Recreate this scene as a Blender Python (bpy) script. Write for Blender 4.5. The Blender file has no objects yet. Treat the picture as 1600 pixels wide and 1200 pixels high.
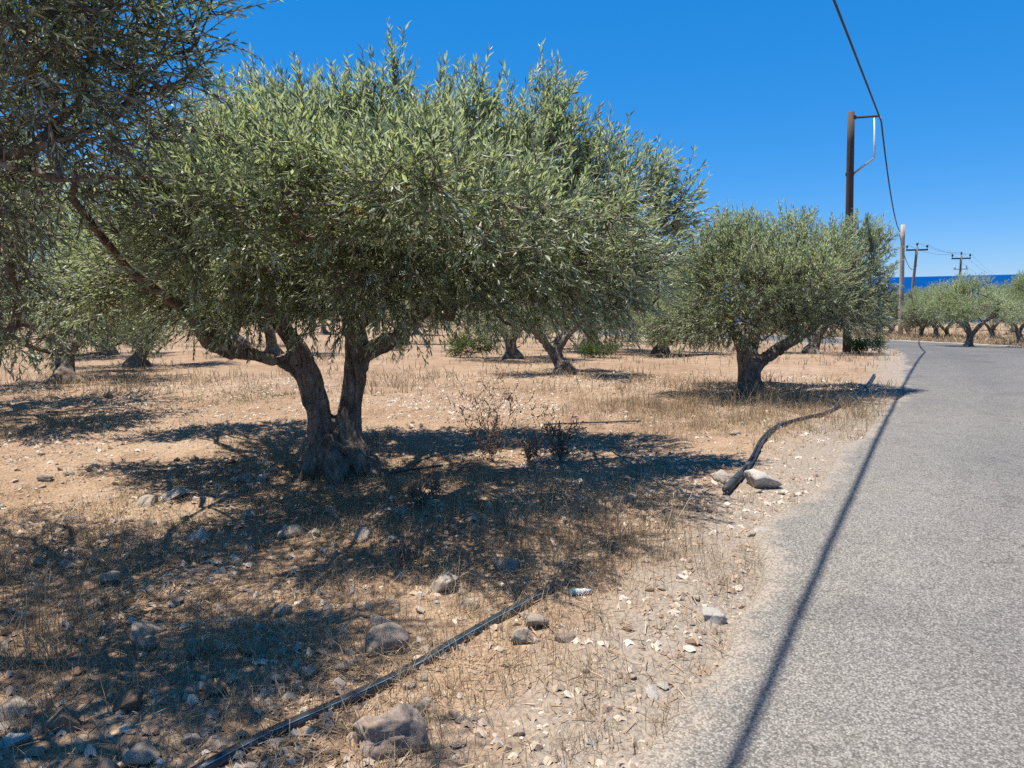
import bpy, math
import numpy as np
from mathutils import Vector, Matrix, kdtree

S = bpy.context.scene
COL = S.collection
R = math.radians
rng = np.random.default_rng(11)

# ------------------------------------------------------------------ camera
CAM_H = 1.65; FPX = 1180.0; PITCH = R(7.4); ROLL = R(1.35)
fw = Vector((0, math.cos(PITCH), -math.sin(PITCH)))
r0 = Vector((1, 0, 0)); u0 = r0.cross(fw)
rt = (r0*math.cos(ROLL) - u0*math.sin(ROLL)).normalized()
up = rt.cross(fw).normalized()
cd = bpy.data.cameras.new('camera'); cam = bpy.data.objects.new('camera', cd); COL.objects.link(cam)
cd.sensor_width = 36; cd.lens = 36*FPX/1600; cd.clip_start = 0.05; cd.clip_end = 90000
cam.matrix_world = Matrix(((rt.x, up.x, -fw.x, 0), (rt.y, up.y, -fw.y, 0), (rt.z, up.z, -fw.z, CAM_H), (0, 0, 0, 1)))
S.camera = cam

# ------------------------------------------------------------------ light
SHIFT = (0.205, -0.06)                       # metres a shadow moves per metre of height
sund = Vector((-SHIFT[0], -SHIFT[1], 1)).normalized()
elev = math.asin(sund.z); azim = math.atan2(sund.x, sund.y)
W = bpy.data.worlds.new('World'); S.world = W; W.use_nodes = True
wn = W.node_tree; bgn = wn.nodes['Background']
sky = wn.nodes.new('ShaderNodeTexSky'); sky.sky_type = 'NISHITA'; sky.sun_disc = False
sky.sun_elevation = elev; sky.sun_rotation = azim; sky.altitude = 3000
sky.air_density = 1.0; sky.dust_density = 0.0; sky.ozone_density = 4.0
gm = wn.nodes.new('ShaderNodeGamma'); gm.inputs[1].default_value = .42          # the camera's flat, saturated rendering of a clear sky
tm = wn.nodes.new('ShaderNodeMix'); tm.data_type = 'RGBA'; tm.blend_type = 'MULTIPLY'; tm.inputs[0].default_value = 1; tm.inputs[7].default_value = (1.50, 1.86, 2.46, 1)
hs = wn.nodes.new('ShaderNodeHueSaturation'); hs.inputs['Saturation'].default_value = 1.52
wn.links.new(sky.outputs[0], gm.inputs[0]); wn.links.new(gm.outputs[0], tm.inputs[6]); wn.links.new(tm.outputs[2], hs.inputs['Color']); wn.links.new(hs.outputs[0], bgn.inputs['Color'])
bgn.inputs['Strength'].default_value = 0.098
sl = bpy.data.lights.new('sun', 'SUN'); so = bpy.data.objects.new('sun', sl); COL.objects.link(so)
sl.energy = 5.0; sl.angle = R(0.53); sl.color = (1.0, 0.94, 0.85)
so.rotation_euler = (-sund).to_track_quat('-Z', 'Y').to_euler()
S.view_settings.view_transform = 'Standard'; S.view_settings.look = 'None'
S.view_settings.exposure = 0.8; S.view_settings.gamma = 1.0
S.cycles.max_bounces = 8; S.cycles.diffuse_bounces = 5; S.cycles.glossy_bounces = 2
S.cycles.transmission_bounces = 4; S.cycles.transparent_max_bounces = 6
S.cycles.use_denoising = False

# ------------------------------------------------------------------ maths helpers
def hash2(ix, iy, s):
    h = (ix.astype(np.int64)*374761393 + iy.astype(np.int64)*668265263 + s*974711) & 0x7fffffff
    h = ((h ^ (h >> 13))*1274126177) & 0x7fffffff
    return ((h ^ (h >> 16)) & 0xffff)/65535.0
def vnoise(x, y, s=0):
    x = np.asarray(x, float); y = np.asarray(y, float)
    ix = np.floor(x); iy = np.floor(y); fx = x-ix; fy = y-iy
    fx = fx*fx*(3-2*fx); fy = fy*fy*(3-2*fy)
    a = hash2(ix, iy, s); b = hash2(ix+1, iy, s); c = hash2(ix, iy+1, s); d = hash2(ix+1, iy+1, s)
    return (a*(1-fx)+b*fx)*(1-fy)+(c*(1-fx)+d*fx)*fy
def fbm(x, y, s=0, o=3):
    t = 0; a = 1; n = 0
    for k in range(o):
        t = t + a*vnoise(x*2**k+17.3*k, y*2**k-9.1*k, s+k); n += a; a *= .5
    return t/n
def vnoise3(p, s=0):
    return (vnoise(p[:, 0]+.37*p[:, 2], p[:, 1]-.61*p[:, 2], s)+vnoise(p[:, 1]+7.7+.2*p[:, 0], p[:, 2]+3.1, s+5)+vnoise(p[:, 2]-4.2, p[:, 0]+9.4+.3*p[:, 1], s+9))/3
def sstep(a, b, x):
    t = np.clip((x-a)/(b-a), 0, 1); return t*t*(3-2*t)

# terrain: nearly level by the camera, falling gently towards the sea
FD = np.array([-200, 0, 6, 13, 22, 34, 41, 48, 60, 80, 100, 300, 600, 1200, 6000])
FZ = np.array([.6, .02, 0, -.10, -.42, -1.15, -1.50, -1.76, -2.1, -2.8, -3.6, -18, -45, -90, -300])
def smooth_z(x, y):
    x = np.asarray(x, float); y = np.asarray(y, float); D = .9*y+.45*x
    flat = 1-.85*sstep(2, -22, x-.12*y)*sstep(28, 70, y)*sstep(900, 300, y)      # the grove on the left stays level
    return flat*(np.interp(D, FD, FZ)+np.interp(D-1.5, FD, FZ)+np.interp(D+1.5, FD, FZ)+np.interp(D-3, FD, FZ)+np.interp(D+3, FD, FZ))/5

def ray(u, v):
    d = fw*FPX + rt*(u-800) - up*(v-600); return d.normalized()
def at(u, v):
    """the point of the ground seen at a photo pixel"""
    d = ray(u, v); t = .5
    while t < 400:
        p = d*t
        if p.z+CAM_H < float(smooth_z(p.x, p.y)): break
        t *= 1.01
    a, b = t/1.01, t
    for _ in range(30):
        m = (a+b)/2; p = d*m
        if p.z+CAM_H < float(smooth_z(p.x, p.y)): b = m
        else: a = m
    p = d*b; return Vector((p.x, p.y, p.z+CAM_H))
def at_y(u, v, y):
    d = ray(u, v); t = y/d.y; return Vector((d.x*t, y, d.z*t+CAM_H))
def px_size(p):
    """metres per photo pixel at a point"""
    return (Vector(p)-Vector((0, 0, CAM_H))).dot(fw)/FPX

# ------------------------------------------------------------------ road course
EDGE_PX = [(1050, 1200), (1118, 1060), (1158, 965), (1184, 890), (1236, 812), (1322, 712), (1398, 642), (1424, 602), (1420, 567), (1404, 552), (1386, 545)]
edge = [np.array(at(u, v)[:2]) for u, v in EDGE_PX]
d0 = np.array((.42, .9)); d0 /= np.linalg.norm(d0)
edge = [edge[0]-d0*40, edge[0]-d0*12, edge[0]-d0*4]+edge
edge += [edge[-1]+np.array(p) for p in ((.7, 3.2), (.5, 7.0), (-.7, 11), (-3.2, 16), (-7, 22), (-12, 29), (-18, 37), (-26, 48), (-40, 66))]
def resample(pts, step):
    pts = np.array(pts, float)
    for _ in range(3):                                    # Chaikin
        q = [pts[0]]
        for a, b in zip(pts[:-1], pts[1:]): q += [a*.75+b*.25, a*.25+b*.75]
        pts = np.array(q+[pts[-1]])
    L = np.r_[0, np.cumsum(np.linalg.norm(np.diff(pts, axis=0), axis=1))]
    s = np.arange(0, L[-1], step)
    return np.stack([np.interp(s, L, pts[:, k]) for k in range(pts.shape[1])], 1)
EDGE = resample(edge, .25)
tang = np.gradient(EDGE, axis=0); tang /= np.linalg.norm(tang, axis=1)[:, None]
NRM = np.stack([tang[:, 1], -tang[:, 0]], 1)
ROAD_W = 5.0
kd = kdtree.KDTree(len(EDGE))
for i, p in enumerate(EDGE): kd.insert((p[0], p[1], 0), i)
kd.balance()
def road_dist_arr(x, y):
    """signed distance right of the left edge of the asphalt, for flat arrays"""
    x = np.asarray(x, float); y = np.asarray(y, float)
    E = EDGE[::2]; N = NRM[::2]; out = np.empty(len(x))
    for k in range(0, len(x), 20000):
        dx = x[k:k+20000, None]-E[None, :, 0]; dy = y[k:k+20000, None]-E[None, :, 1]
        j = np.argmin(dx*dx+dy*dy, 1); a = np.arange(len(j))
        out[k:k+20000] = dx[a, j]*N[j, 0]+dy[a, j]*N[j, 1]
    return out
def ground_arr(x, y, rd=None, fade=1.0):
    if rd is None: rd = road_dist_arr(x, y)
    off = np.maximum(sstep(0.30, -.22, rd), sstep(ROAD_W-.3, ROAD_W+.5, rd))
    near = sstep(60, 25, np.hypot(x, y))
    rough = (fbm(x*.35, y*.35, 3, 2)-.5)*.16*near + (fbm(x*1.7, y*1.7, 5, 3)-.5)*.075*near + (fbm(x*6.5, y*6.5, 8, 3)-.5)*.055*fade
    verge = sstep(-2.2, -.2, rd)*sstep(ROAD_W+2, ROAD_W, rd)
    return smooth_z(x, y)+rough*off*(1-.65*verge)-.05*(1-off)+.012*off
def gz(x, y): return float(ground_arr(np.array([x]), np.array([y]))[0])
def onground(u, v, dz=0):
    p = at(u, v); return Vector((p.x, p.y, gz(p.x, p.y)+dz))

# ------------------------------------------------------------------ mesh helpers
def mesh_obj(name, V, F, mat=None, parent=None, smooth=False, attr=None, loops=None):
    """F: (n,k) array of faces, or a list of such arrays"""
    V = np.asarray(V, np.float32).reshape(-1, 3)
    Fs = F if isinstance(F, list) else [F]
    Fs = [np.asarray(f, np.int32) for f in Fs if len(f)]
    me = bpy.data.meshes.new(name)
    me.vertices.add(len(V)); me.vertices.foreach_set('co', V.ravel())
    nl = sum(f.size for f in Fs); npoly = sum(len(f) for f in Fs)
    me.loops.add(nl); me.loops.foreach_set('vertex_index', np.concatenate([f.ravel() for f in Fs]))
    me.polygons.add(npoly)
    cnt = np.concatenate([np.full(len(f), f.shape[1], np.int32) for f in Fs])
    me.polygons.foreach_set('loop_start', np.r_[0, np.cumsum(cnt)[:-1]].astype(np.int32))
    me.polygons.foreach_set('use_smooth', np.full(npoly, bool(smooth)))
    me.update(calc_edges=True)
    if attr is not None:
        a = me.attributes.new('tone', 'FLOAT', 'POINT'); a.data.foreach_set('value', np.asarray(attr, np.float32))
    if mat: me.materials.append(mat)
    return link(name, me, parent)
def link(name, me, parent=None):
    o = bpy.data.objects.new(name, me); COL.objects.link(o)
    if parent: o.parent = parent
    return o
def tag(o, label=None, cat=None, group=None, kind=None):
    if label: o['label'] = label
    if cat: o['category'] = cat
    if group: o['group'] = group
    if kind: o['kind'] = kind
    return o
def empty(name, loc, rz=0):
    o = bpy.data.objects.new(name, None); COL.objects.link(o); o.location = loc; o.rotation_euler = (0, 0, rz)
    o.empty_display_size = .1; return o

class MB:
    def __init__(s): s.V = []; s.Q = []; s.T = []; s.n = 0
    def add(s, V, Q=None, T=None):
        V = np.asarray(V, float).reshape(-1, 3)
        if Q is not None and len(Q): s.Q.append(np.asarray(Q)+s.n)
        if T is not None and len(T): s.T.append(np.asarray(T)+s.n)
        s.V.append(V); s.n += len(V)
    def tube(s, P, rad, k=8, cap=True, squash=None):
        P = np.asarray(P, float); rad = np.broadcast_to(np.asarray(rad, float), (len(P),))
        T = np.gradient(P, axis=0); T /= np.linalg.norm(T, axis=1)[:, None]+1e-9
        ref = np.array((0, 0, 1.)) if abs(T[0, 2]) < .8 else np.array((1., 0, 0))
        a = np.cross(T[0], ref); a /= np.linalg.norm(a); rings = []
        ang = np.arange(k)*2*np.pi/k
        for i in range(len(P)):
            a = a-T[i]*a.dot(T[i]); a /= np.linalg.norm(a)+1e-9; b = np.cross(T[i], a)
            rings.append(P[i]+rad[i]*(np.cos(ang)[:, None]*a+np.sin(ang)[:, None]*b))
        V = np.concatenate(rings); Q = []
        for i in range(len(P)-1):
            j = np.arange(k); j2 = (j+1) % k
            Q.append(np.stack([i*k+j, i*k+j2, (i+1)*k+j2, (i+1)*k+j], 1))
        T_ = []
        if cap:
            V = np.concatenate([V, P[:1], P[-1:]]); n = len(P)*k; j = np.arange(k); j2 = (j+1) % k
            T_ = np.concatenate([np.stack([np.full(k, n), j2, j], 1), np.stack([np.full(k, n+1), (len(P)-1)*k+j, (len(P)-1)*k+j2], 1)])
        s.add(V, np.concatenate(Q), T_)
    def box(s, c, size, rz=0, M=None):
        x, y, z = [d/2 for d in size]
        V = np.array([(-x, -y, -z), (x, -y, -z), (x, y, -z), (-x, y, -z), (-x, -y, z), (x, -y, z), (x, y, z), (-x, y, z)])
        if rz: cz, sz = math.cos(rz), math.sin(rz); V = V@np.array(((cz, sz, 0), (-sz, cz, 0), (0, 0, 1)))
        if M is not None: V = V@np.array(M).T
        s.add(V+np.array(c), [(0, 3, 2, 1), (4, 5, 6, 7), (0, 1, 5, 4), (1, 2, 6, 5), (2, 3, 7, 6), (3, 0, 4, 7)])
    def build(s, name, mat, parent=None, smooth=True):
        F = []
        if s.Q: F.append(np.concatenate(s.Q))
        if s.T: F.append(np.concatenate(s.T))
        return mesh_obj(name, np.concatenate(s.V), F, mat, parent, smooth)
def fat_lines(A, B, ra, rb):
    """many three-sided twigs at once"""
    A = np.asarray(A, float); B = np.asarray(B, float); n = len(A)
    T = B-A; T /= np.linalg.norm(T, axis=1)[:, None]+1e-9
    ref = np.where(np.abs(T[:, 2:3]) < .8, np.array([[0, 0, 1.]]), np.array([[1., 0, 0]]))
    a = np.cross(T, ref); a /= np.linalg.norm(a, axis=1)[:, None]+1e-9; b = np.cross(T, a)
    ra = np.broadcast_to(ra, (n,)); rb = np.broadcast_to(rb, (n,)); V = []
    for P, r in ((A, ra), (B, rb)):
        for k in range(3):
            t = k*2*math.pi/3; V.append(P+r[:, None]*(math.cos(t)*a+math.sin(t)*b))
    V = np.stack(V, 1).reshape(-1, 3); i = np.arange(n)[:, None]*6
    Q = np.concatenate([i+np.array([[k, (k+1) % 3, 3+(k+1) % 3, 3+k]]) for k in range(3)])
    return V, Q

# ------------------------------------------------------------------ materials
def mat(name):
    m = bpy.data.materials.new(name); m.use_nodes = True; nt = m.node_tree
    return m, nt, nt.nodes['Principled BSDF']
def N(nt, t, **kw):
    n = nt.nodes.new('ShaderNode'+t)
    for k, v in kw.items():
        if k.startswith('i_'): n.inputs[k[2:].replace('_', ' ')].default_value = v
        else: setattr(n, k, v)
    return n
def ramp(nt, src, stops, interp='LINEAR'):
    r = nt.nodes.new('ShaderNodeValToRGB'); r.color_ramp.interpolation = interp
    e = r.color_ramp.elements
    while len(e) < len(stops): e.new(.5)
    for k, (p, c) in zip(e, stops): k.position = p; k.color = (*c, 1)
    nt.links.new(src, r.inputs[0]); return r.outputs[0]
def noise(nt, scale, detail=4, rough=.55, coord=None, dim=None):
    n = N(nt, 'TexNoise'); n.inputs['Scale'].default_value = scale; n.inputs['Detail'].default_value = detail; n.inputs['Roughness'].default_value = rough
    if coord is not None: nt.links.new(coord, n.inputs['Vector'])
    return n.outputs['Fac']
def mixc(nt, fac, a, b, mode='MIX'):
    m = N(nt, 'Mix', data_type='RGBA', blend_type=mode)
    for s, v in ((0, fac), (6, a), (7, b)):
        if isinstance(v, (float, int)): m.inputs[s].default_value = v
        elif isinstance(v, tuple): m.inputs[s].default_value = (*v, 1)
        else: nt.links.new(v, m.inputs[s])
    return m.outputs[2]
def bump(nt, b, h, strength, dist):
    n = N(nt, 'Bump'); n.inputs['Strength'].default_value = strength; n.inputs['Distance'].default_value = dist
    nt.links.new(h, n.inputs['Height']); nt.links.new(n.outputs[0], b.inputs['Normal'])
def geo(nt): return N(nt, 'NewGeometry').outputs['Position']
def objc(nt): return N(nt, 'TexCoord').outputs['Object']

def soil_mat():
    m, nt, b = mat('dry_soil'); g = geo(nt)
    n1 = noise(nt, .45, 5, .6, g); n2 = noise(nt, 3.5, 6, .65, g); n3 = noise(nt, 38, 4, .7, g)
    c = ramp(nt, n1, [(.30, (.285, .190, .122)), (.5, (.36, .252, .168)), (.70, (.40, .300, .210))])
    c = mixc(nt, .55, c, ramp(nt, n2, [(.3, (.56, .50, .47)), (.55, (1, 1, 1)), (.75, (1.25, 1.22, 1.2))]), 'MULTIPLY')
    v = N(nt, 'TexVoronoi', feature='F1'); v.inputs['Scale'].default_value = 34; v.inputs['Randomness'].default_value = 1; nt.links.new(g, v.inputs['Vector'])
    speck = ramp(nt, v.outputs['Distance'], [(.16, (1.30, 1.28, 1.25)), (.34, (1, 1, 1)), (.62, (.74, .71, .69))])
    c = mixc(nt, .6, c, speck, 'MULTIPLY')
    c = mixc(nt, .5, c, ramp(nt, n3, [(.3, (.62, .6, .58)), (.5, (1, 1, 1)), (.72, (1.25, 1.25, 1.25))]), 'MULTIPLY')
    # gravel grey towards the asphalt
    a = N(nt, 'Attribute', attribute_name='tone').outputs['Fac']
    nn = N(nt, 'Math', operation='ADD'); nt.links.new(a, nn.inputs[0])
    k = N(nt, 'Math', operation='MULTIPLY_ADD'); nt.links.new(n2, k.inputs[0]); k.inputs[1].default_value = .9; k.inputs[2].default_value = -.45
    nt.links.new(k.outputs[0], nn.inputs[1])
    gr = mixc(nt, .75, (.29, .24, .192), ramp(nt, n3, [(.3, (.55, .53, .5)), (.5, (1, 1, 1)), (.7, (1.3, 1.3, 1.3))]), 'MULTIPLY')
    c = mixc(nt, ramp(nt, nn.outputs[0], [(.25, (0, 0, 0)), (.8, (1, 1, 1))]), c, gr)
    nt.links.new(c, b.inputs['Base Color']); b.inputs['Roughness'].default_value = .95; b.inputs['Specular IOR Level'].default_value = .1
    hm = N(nt, 'Math', operation='ADD'); nt.links.new(n3, hm.inputs[0])
    inv = N(nt, 'Math', operation='MULTIPLY'); nt.links.new(v.outputs['Distance'], inv.inputs[0]); inv.inputs[1].default_value = -1.2
    nt.links.new(inv.outputs[0], hm.inputs[1]); bump(nt, b, hm.outputs[0], .8, .022)
    return m
def asphalt_mat():
    m, nt, b = mat('worn_asphalt'); g = geo(nt)
    v = N(nt, 'TexVoronoi', feature='F1'); v.inputs['Scale'].default_value = 115; nt.links.new(g, v.inputs['Vector'])
    hv = N(nt, 'RGBToBW'); nt.links.new(v.outputs['Color'], hv.inputs[0])
    c = ramp(nt, hv.outputs[0], [(.2, (.130, .118, .103)), (.45, (.200, .183, .161)), (.72, (.276, .253, .224)), (.9, (.33, .303, .27))])
    c = mixc(nt, .85, c, ramp(nt, v.outputs['Distance'], [(.2, (1.12, 1.12, 1.12)), (.55, (.8, .8, .8)), (.8, (.45, .45, .45))]), 'MULTIPLY')
    n1 = noise(nt, .55, 5, .6, g); n2 = noise(nt, 5, 4, .6, g)
    c = mixc(nt, 1.0, c, ramp(nt, n1, [(.3, (.82, .83, .85)), (.5, (1, 1, 1)), (.7, (1.12, 1.1, 1.07))]), 'MULTIPLY')
    c = mixc(nt, .5, c, ramp(nt, n2, [(.3, (.8, .8, .8)), (.55, (1, 1, 1)), (.75, (1.12, 1.12, 1.12))]), 'MULTIPLY')
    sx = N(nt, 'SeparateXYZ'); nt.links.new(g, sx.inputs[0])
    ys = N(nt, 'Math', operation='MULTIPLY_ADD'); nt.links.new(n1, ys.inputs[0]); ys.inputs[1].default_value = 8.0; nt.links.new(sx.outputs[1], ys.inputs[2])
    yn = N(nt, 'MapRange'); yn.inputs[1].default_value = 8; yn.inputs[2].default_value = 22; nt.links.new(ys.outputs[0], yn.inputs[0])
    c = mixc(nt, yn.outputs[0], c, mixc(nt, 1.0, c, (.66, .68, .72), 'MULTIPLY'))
    # wheel tracks, patches and hairline cracks
    ln = N(nt, 'Attribute', attribute_name='lane').outputs['Fac']
    c = mixc(nt, .8, c, ramp(nt, ln, [(.0, (1.04, 1.03, 1.0)), (.16, (1, 1, 1)), (.24, (.86, .86, .87)), (.34, (1, 1, 1)), (.5, (1.06, 1.05, 1.03)), (.62, (1, 1, 1)), (.73, (.86, .86, .87)), (.85, (1, 1, 1)), (1, (1.03, 1.02, 1))]), 'MULTIPLY')
    pn = noise(nt, .9, 2, .5, g); c = mixc(nt, ramp(nt, pn, [(.63, (0, 0, 0)), (.66, (.45, .45, .45))]), c, mixc(nt, 1.0, c, (.70, .70, .71), 'MULTIPLY'))
    cv = N(nt, 'TexVoronoi', feature='DISTANCE_TO_EDGE'); cv.inputs['Scale'].default_value = .55
    wp = N(nt, 'VectorMath', operation='ADD'); nn2 = N(nt, 'TexNoise'); nn2.inputs['Scale'].default_value = 2.5; nn2.inputs['Detail'].default_value = 5; nt.links.new(g, nn2.inputs['Vector']); nt.links.new(g, wp.inputs[0]); nt.links.new(nn2.outputs['Color'], wp.inputs[1]); nt.links.new(wp.outputs[0], cv.inputs['Vector'])
    ck = ramp(nt, cv.outputs['Distance'], [(.0, (.5, .5, .5)), (.006, (1, 1, 1))]); c = mixc(nt, ramp(nt, n1, [(.48, (0, 0, 0)), (.56, (1, 1, 1))]), c, mixc(nt, 1.0, c, ck, 'MULTIPLY'))
    # dust blown over the broken edge
    a = N(nt, 'Attribute', attribute_name='tone').outputs['Fac']
    k = N(nt, 'Math', operation='MULTIPLY_ADD'); nt.links.new(n2, k.inputs[0]); k.inputs[1].default_value = 1.4; k.inputs[2].default_value = -.7
    s = N(nt, 'Math', operation='ADD'); nt.links.new(a, s.inputs[0]); nt.links.new(k.outputs[0], s.inputs[1])
    du = mixc(nt, .8, (.31, .258, .205), ramp(nt, hv.outputs[0], [(.2, (.5, .48, .46)), (.5, (.95, .95, .95)), (.85, (1.25, 1.25, 1.25))]), 'MULTIPLY')
    c = mixc(nt, ramp(nt, s.outputs[0], [(.42, (0, 0, 0)), (.8, (.7, .7, .7))]), c, du)
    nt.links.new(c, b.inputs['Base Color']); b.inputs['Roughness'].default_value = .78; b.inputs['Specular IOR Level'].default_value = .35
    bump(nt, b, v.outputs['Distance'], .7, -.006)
    return m
def leaf_mat(name, dark, mid, light, yellow, back, trans=.22):
    m, nt, b = mat(name)
    t = N(nt, 'Attribute', attribute_name='tone').outputs['Fac']
    oi = N(nt, 'ObjectInfo').outputs['Random']
    c = ramp(nt, t, [(0, dark), (.45, mid), (.9, light), (.965, yellow), (1, yellow)])
    c = mixc(nt, 1.0, c, ramp(nt, oi, [(0, (.88, .90, .86)), (1, (1.1, 1.08, 1.1))]), 'MULTIPLY')
    bk = N(nt, 'NewGeometry').outputs['Backfacing']
    c2 = mixc(nt, .35, back, c)
    c = mixc(nt, bk, c, c2)
    nt.links.new(c, b.inputs['Base Color']); b.inputs['Roughness'].default_value = .42; b.inputs['Specular IOR Level'].default_value = .42
    tr = N(nt, 'BsdfTranslucent'); nt.links.new(mixc(nt, 1.0, c, (1.25, 1.35, .66), 'MULTIPLY'), tr.inputs['Color'])
    mx = N(nt, 'MixShader'); mx.inputs[0].default_value = trans
    nt.links.new(b.outputs[0], mx.inputs[1]); nt.links.new(tr.outputs[0], mx.inputs[2])
    nt.links.new(mx.outputs[0], nt.nodes['Material Output'].inputs['Surface']); return m
def straw_mat(name, lo, mid, hi, trans=.2):
    m, nt, b = mat(name)
    t = N(nt, 'Attribute', attribute_name='tone').outputs['Fac']
    c = ramp(nt, t, [(0, lo), (.5, mid), (1, hi)])
    nt.links.new(c, b.inputs['Base Color']); b.inputs['Roughness'].default_value = .7; b.inputs['Specular IOR Level'].default_value = .25
    tr = N(nt, 'BsdfTranslucent'); nt.links.new(c, tr.inputs['Color'])
    mx = N(nt, 'MixShader'); mx.inputs[0].default_value = trans
    nt.links.new(b.outputs[0], mx.inputs[1]); nt.links.new(tr.outputs[0], mx.inputs[2])
    nt.links.new(mx.outputs[0], nt.nodes['Material Output'].inputs['Surface']); return m
def bark_mat():
    m, nt, b = mat('olive_bark'); o = objc(nt)
    mp = N(nt, 'Mapping'); mp.inputs['Scale'].default_value = (1, 1, .28); nt.links.new(o, mp.inputs[0])
    n1 = noise(nt, 7, 5, .7, o); n2 = noise(nt, 26, 6, .7, mp.outputs[0])
    c = ramp(nt, n1, [(.3, (.10, .074, .055)), (.5, (.205, .16, .125)), (.7, (.35, .295, .24))])
    c = mixc(nt, .9, c, ramp(nt, n2, [(.33, (.28, .26, .25)), (.5, (.95, .95, .95)), (.7, (1.35, 1.35, 1.35))]), 'MULTIPLY')
    nt.links.new(c, b.inputs['Base Color']); b.inputs['Roughness'].default_value = .9; b.inputs['Specular IOR Level'].default_value = .2
    bump(nt, b, n2, 1.0, .03); return m
def plain(name, col, rough=.6, spec=.4, metal=0, var=.25, scale=14):
    m, nt, b = mat(name); o = objc(nt)
    n = noise(nt, scale, 4, .6, o)
    c = mixc(nt, 1.0, col, ramp(nt, n, [(.3, (1-var,)*3), (.7, (1+var,)*3)]), 'MULTIPLY')
    nt.links.new(c, b.inputs['Base Color']); b.inputs['Roughness'].default_value = rough
    b.inputs['Specular IOR Level'].default_value = spec; b.inputs['Metallic'].default_value = metal; return m
def wood_mat(name, a, c_):
    m, nt, b = mat(name); o = objc(nt)
    mp = N(nt, 'Mapping'); mp.inputs['Scale'].default_value = (1, 1, .04); nt.links.new(o, mp.inputs[0])
    n = noise(nt, 45, 5, .65, mp.outputs[0]); n2 = noise(nt, 1.2, 3, .5, o)
    c = ramp(nt, n, [(.35, a), (.65, c_)])
    c = mixc(nt, .6, c, ramp(nt, n2, [(.3, (.75, .75, .75)), (.7, (1.2, 1.2, 1.2))]), 'MULTIPLY')
    nt.links.new(c, b.inputs['Base Color']); b.inputs['Roughness'].default_value = .85; bump(nt, b, n, .6, .01); return m
def stone_mat(name, lo, mid, hi, dust=(.31, .21, .135), rough=.9):
    m, nt, b = mat(name); o = objc(nt)
    oi = N(nt, 'ObjectInfo')
    ad = N(nt, 'VectorMath', operation='ADD'); nt.links.new(o, ad.inputs[0]); nt.links.new(oi.outputs['Location'], ad.inputs[1])
    n1 = noise(nt, 7, 5, .65, ad.outputs[0]); n2 = noise(nt, 55, 5, .7, ad.outputs[0])
    c = ramp(nt, n1, [(.32, lo), (.5, mid), (.68, hi)])
    c = mixc(nt, .55, c, ramp(nt, n2, [(.3, (.62, .6, .58)), (.52, (1, 1, 1)), (.75, (1.15, 1.15, 1.15))]), 'MULTIPLY')
    c = mixc(nt, ramp(nt, noise(nt, 3.2, 3, .6, ad.outputs[0]), [(.5, (0, 0, 0)), (.72, (.6, .6, .6))]), c, dust)
    c = mixc(nt, 1.0, c, ramp(nt, oi.outputs['Random'], [(0, (.80, .78, .77)), (1, (1.12, 1.12, 1.1))]), 'MULTIPLY')
    nt.links.new(c, b.inputs['Base Color']); b.inputs['Roughness'].default_value = rough; b.inputs['Specular IOR Level'].default_value = .2
    bump(nt, b, n2, .7, .012); return m

M = {}
M['soil'] = soil_mat(); M['asphalt'] = asphalt_mat(); M['bark'] = bark_mat()
M['leaf'] = leaf_mat('olive_leaf', (.080, .098, .048), (.178, .208, .122), (.33, .365, .245), (.46, .40, .13), (.56, .60, .49), .38)
M['leaf_green'] = leaf_mat('shrub_leaf', (.035, .065, .015), (.075, .125, .028), (.14, .20, .05), (.26, .27, .07), (.12, .16, .06), .3)
M['straw'] = straw_mat('dry_grass', (.20, .135, .075), (.40, .295, .180), (.60, .48, .32), .3)
M['litter'] = straw_mat('straw_litter', (.19, .110, .062), (.34, .222, .130), (.50, .385, .25), .15)
M['weed'] = straw_mat('green_weed', (0.094, 0.101, 0.035), (0.172, 0.187, 0.070), (0.312, 0.289, 0.140))
M['pebble'] = straw_mat('pebble', (.27, .185, .125), (.40, .305, .22), (.60, .51, .41), 0.0)
M['dead'] = plain('dead_stem', (.21, .145, .10), .85, .2)
M['limestone'] = stone_mat('limestone', (.31, .255, .20), (.43, .365, .295), (.55, .48, .40))
M['greystone'] = stone_mat('grey_limestone', (.29, .24, .19), (.39, .33, .265), (.49, .42, .345))
M['whitestone'] = stone_mat('white_limestone', (0.429, 0.398, 0.351), (0.530, 0.499, 0.452), (0.593, 0.569, 0.530), (0.468, 0.382, 0.281))
M['clod'] = stone_mat('red_earth_clod', (0.257, 0.156, 0.098), (0.335, 0.218, 0.144), (0.406, 0.296, 0.211))
M['boulder'] = stone_mat('brown_boulder', (0.281, 0.207, 0.160), (0.359, 0.281, 0.226), (0.429, 0.359, 0.300))
M['pipe'] = plain('black_pipe', (.024, .027, .032), .38, .5, 0, .5, 12)
M['stripe'] = plain('blue_stripe', (.10, .21, .24), .5, .4)
M['tape'] = plain('tape', (.035, .037, .042), .6, .4)
M['cable'] = plain('black_cable', (.014, .016, .02), .55, .4)
M['pole_dark'] = wood_mat('dark_pole_wood', (.045, .028, .020), (.11, .072, .052))
M['pole_pale'] = wood_mat('weathered_pole_wood', (.34, .25, .18), (.58, .46, .35))
M['pole_mid'] = wood_mat('grey_brown_pole_wood', (.13, .09, .07), (.27, .21, .17))
M['steel'] = plain('dark_steel', (.05, .05, .052), .5, .5, .6)
M['galv'] = plain('galvanised_pipe', (.52, .52, .50), .5, .5, .3, .15)
M['ceramic'] = plain('insulator', (.05, .03, .026), .3, .5)
M['fruit'] = plain('green_olive', (.26, .27, .075), .4, .5)
M['concrete'] = plain('pale_concrete', (0.390, 0.367, 0.328), .9, .2, 0, .25, 5)

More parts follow.
